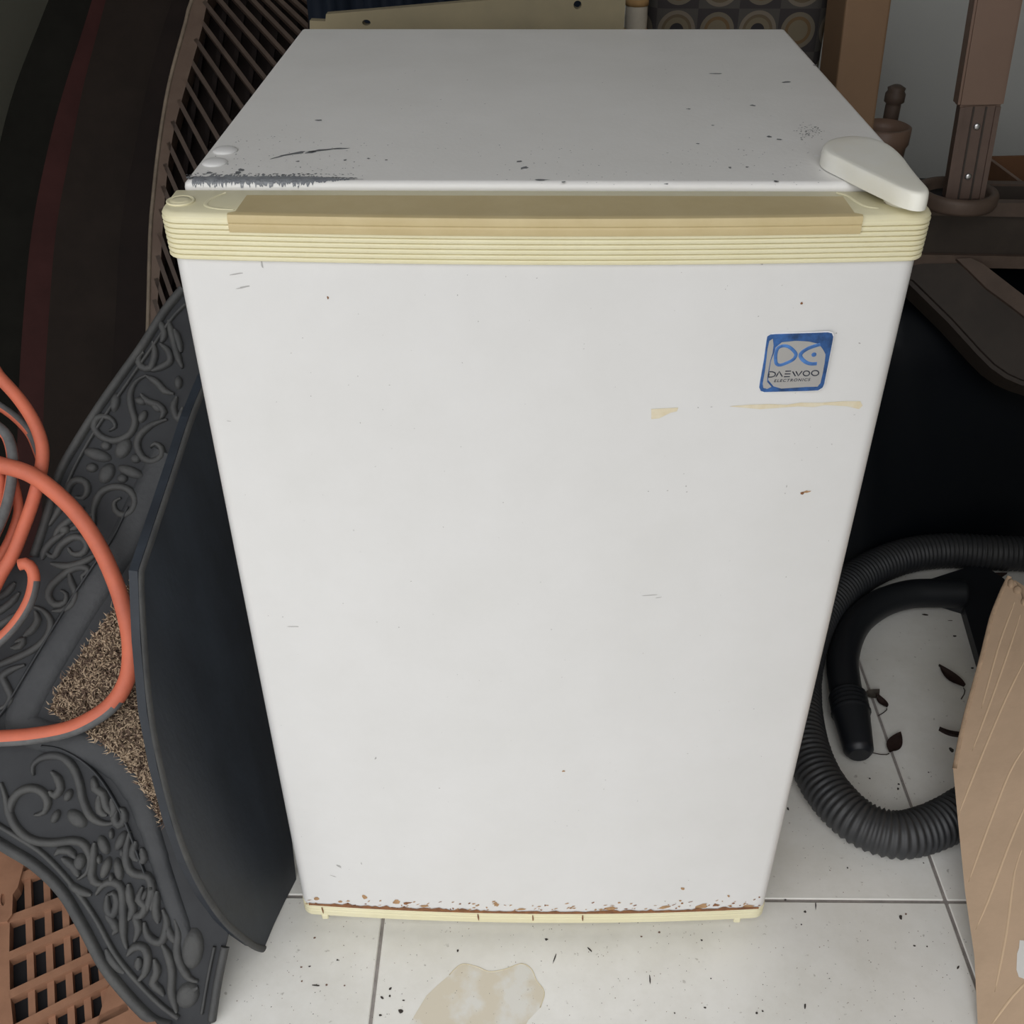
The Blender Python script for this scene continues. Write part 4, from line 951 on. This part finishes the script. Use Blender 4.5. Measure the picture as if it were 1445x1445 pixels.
for (x, y, a, b) in [(1427, 824, .007, .004), (1436, 833, .006, .005), (1446, 850, .006, .004)]:
    bm = bmesh.new(); blob_into(bm, cbp(x, y, -.001), cu_*a, cv_*b, CBN, .004, 9); finish('torn_edge', bm, 'cardedge', cbx)

# ------------------------------------------------------------------ leaves and grit on the floor
def leaf(px, py, L, W, ang, label, m='leaf', curl=.006):
    c = on_z(px, py, .001); bm = bmesh.new(); n = 8; rows = []
    for i in range(n+1):
        t = i/n; wd = W*math.sin(math.pi*min(1, t*.95+.05))**.8*(1-.25*t)
        row = []
        for s in (-1, -.5, 0, .5, 1):
            x = (t-.5)*L; y = s*wd/2; z = .0006+curl*(abs(s)**1.5*.6+(2*t-1)**2*.5)
            row.append(bm.verts.new((x, y, z)))
        rows.append(row)
    for i in range(n):
        for k in range(4): bm.faces.new((rows[i][k], rows[i][k+1], rows[i+1][k+1], rows[i+1][k])).smooth = True
    tube_into(bm, [Vector((-.5*L-.3*L*k/3, .002*k*k, .002)) for k in range(4)][::-1], .0006, 5)
    r = bmesh.ops.solidify(bm, geom=bm.faces[:], thickness=.0004)
    bmesh.ops.rotate(bm, matrix=Matrix.Rotation(ang, 3, 'Z'), verts=bm.verts); bmesh.ops.translate(bm, vec=c, verts=bm.verts)
    o = finish('dry_leaf', bm, m); tag(o, label, 'leaf', 'dry leaves on the floor'); return o
leaf(1341, 957, .044, .020, math.radians(118), 'dark dry leaf lying nearest the cardboard box left edge')
leaf(1262, 1051, .038, .020, math.radians(55), 'dark dry leaf beside the grout line in the hose loop')
leaf(1243, 992, .024, .013, math.radians(110), 'small dark dry leaf touching the pale leaf')
leaf(1231, 982, .022, .018, math.radians(30), 'pale shrivelled dry leaf near the nozzle cuff', 'leafpale')
leaf(1344, 1040, .036, .007, math.radians(165), 'thin curled dry leaf at the box edge', 'leaf', .012)
leaf(1398, 817, .052, .020, math.radians(15), 'dark dry leaf on the floor just below the upper hose arc')
bm = bmesh.new()
def grit(px, py, a, b, g=0, mi=0):
    p = on_z(px, py, 0); s = depth(p)/FPX
    fleck_into(bm, p, U2, V2, N2, a*s, b*s*1.15, g, .5, 7, .0005, mi)
for px, py, a, b, g in [(566, 1427, 5, 4, 0), (551, 1395, 4, 2, -.8), (539, 1408, 4, 2, .6), (550, 1406, 2, 2, 0), (569, 1412, 3, 1.2, 0), (537, 1433, 3, 2, .3), (437, 1364, 3, 1.3, 0), (446, 1391, 7, 1.3, .1), (476, 1355, 2, 1.5, 0), (771, 1326, 3, 2.5, 0), (832, 1340, 8, 1.2, .8), (917, 1382, 1.3, 8, 0), (990, 1327, 2, 1.6, 0), (1068, 1430, 2.4, 2, 0), (1076, 1427, 2, 1.6, 0), (995, 1422, 2.5, 1.5, 0), (952, 1430, 1.6, 1.4, 0), (1003, 1381, 1.5, 1.5, 0), (646, 1342, 1.5, 3, 0), (1136, 1287, 3, 2, -.5), (1271, 1295, 3, 4, .3), (1290, 1335, 2.4, 1.6, -.3), (1308, 1336, 1.6, 1.4, 0), (1352, 1365, 5, 1.6, -.8), (1131, 1305, 1.6, 1.5, 0), (1227, 1099, 2.4, 1.6, -.3), (1268, 1107, 2, 2, 0), (1267, 1113, 2, 3, .4), (1342, 1058, 4, 6, 0), (1306, 868, 7, 2.5, .1), (1347, 898, 5, 2, -.2), (1341, 876, 5, 1, 0), (1372, 943, 4, 2, 0), (1310, 1090, 1.5, 1.3, 0), (1112, 1142, 2, 3, 0), (1151, 1278, 1.2, 8, .2), (1196, 1225, 1.6, 1.5, 0), (1303, 1218, 1.4, 1.4, 0), (1108, 1270, 3, 1.6, 0), (783, 1352, 1.2, 9, .3), (1136, 1420, 2, 5, .3)]:
    grit(px, py, a, b, -g)
for px, py in [(444, 1324), (425, 1365), (426, 1385), (461, 1390), (486, 1391), (745, 1397), (905, 1322), (930, 1316), (1278, 1290)]: grit(px, py, 2.2, 1.6, random.random(), 1)
for _ in range(360): 
    grit(random.uniform(330, 1375), random.uniform(1300, 1450), random.uniform(.4, 1.2), random.uniform(.3, .8), random.random()*3, random.choice((0, 1)))
for _ in range(80): grit(random.uniform(1110, 1345), random.uniform(1090, 1265), random.uniform(.4, 1.1), random.uniform(.3, .7), random.random()*3, random.choice((0, 1)))
gr = finish('floor_grit', bm, ['debris', 'debris2']); tag(gr, 'scattered specks of dark grit on the white floor tiles', 'grit', None, 'stuff')
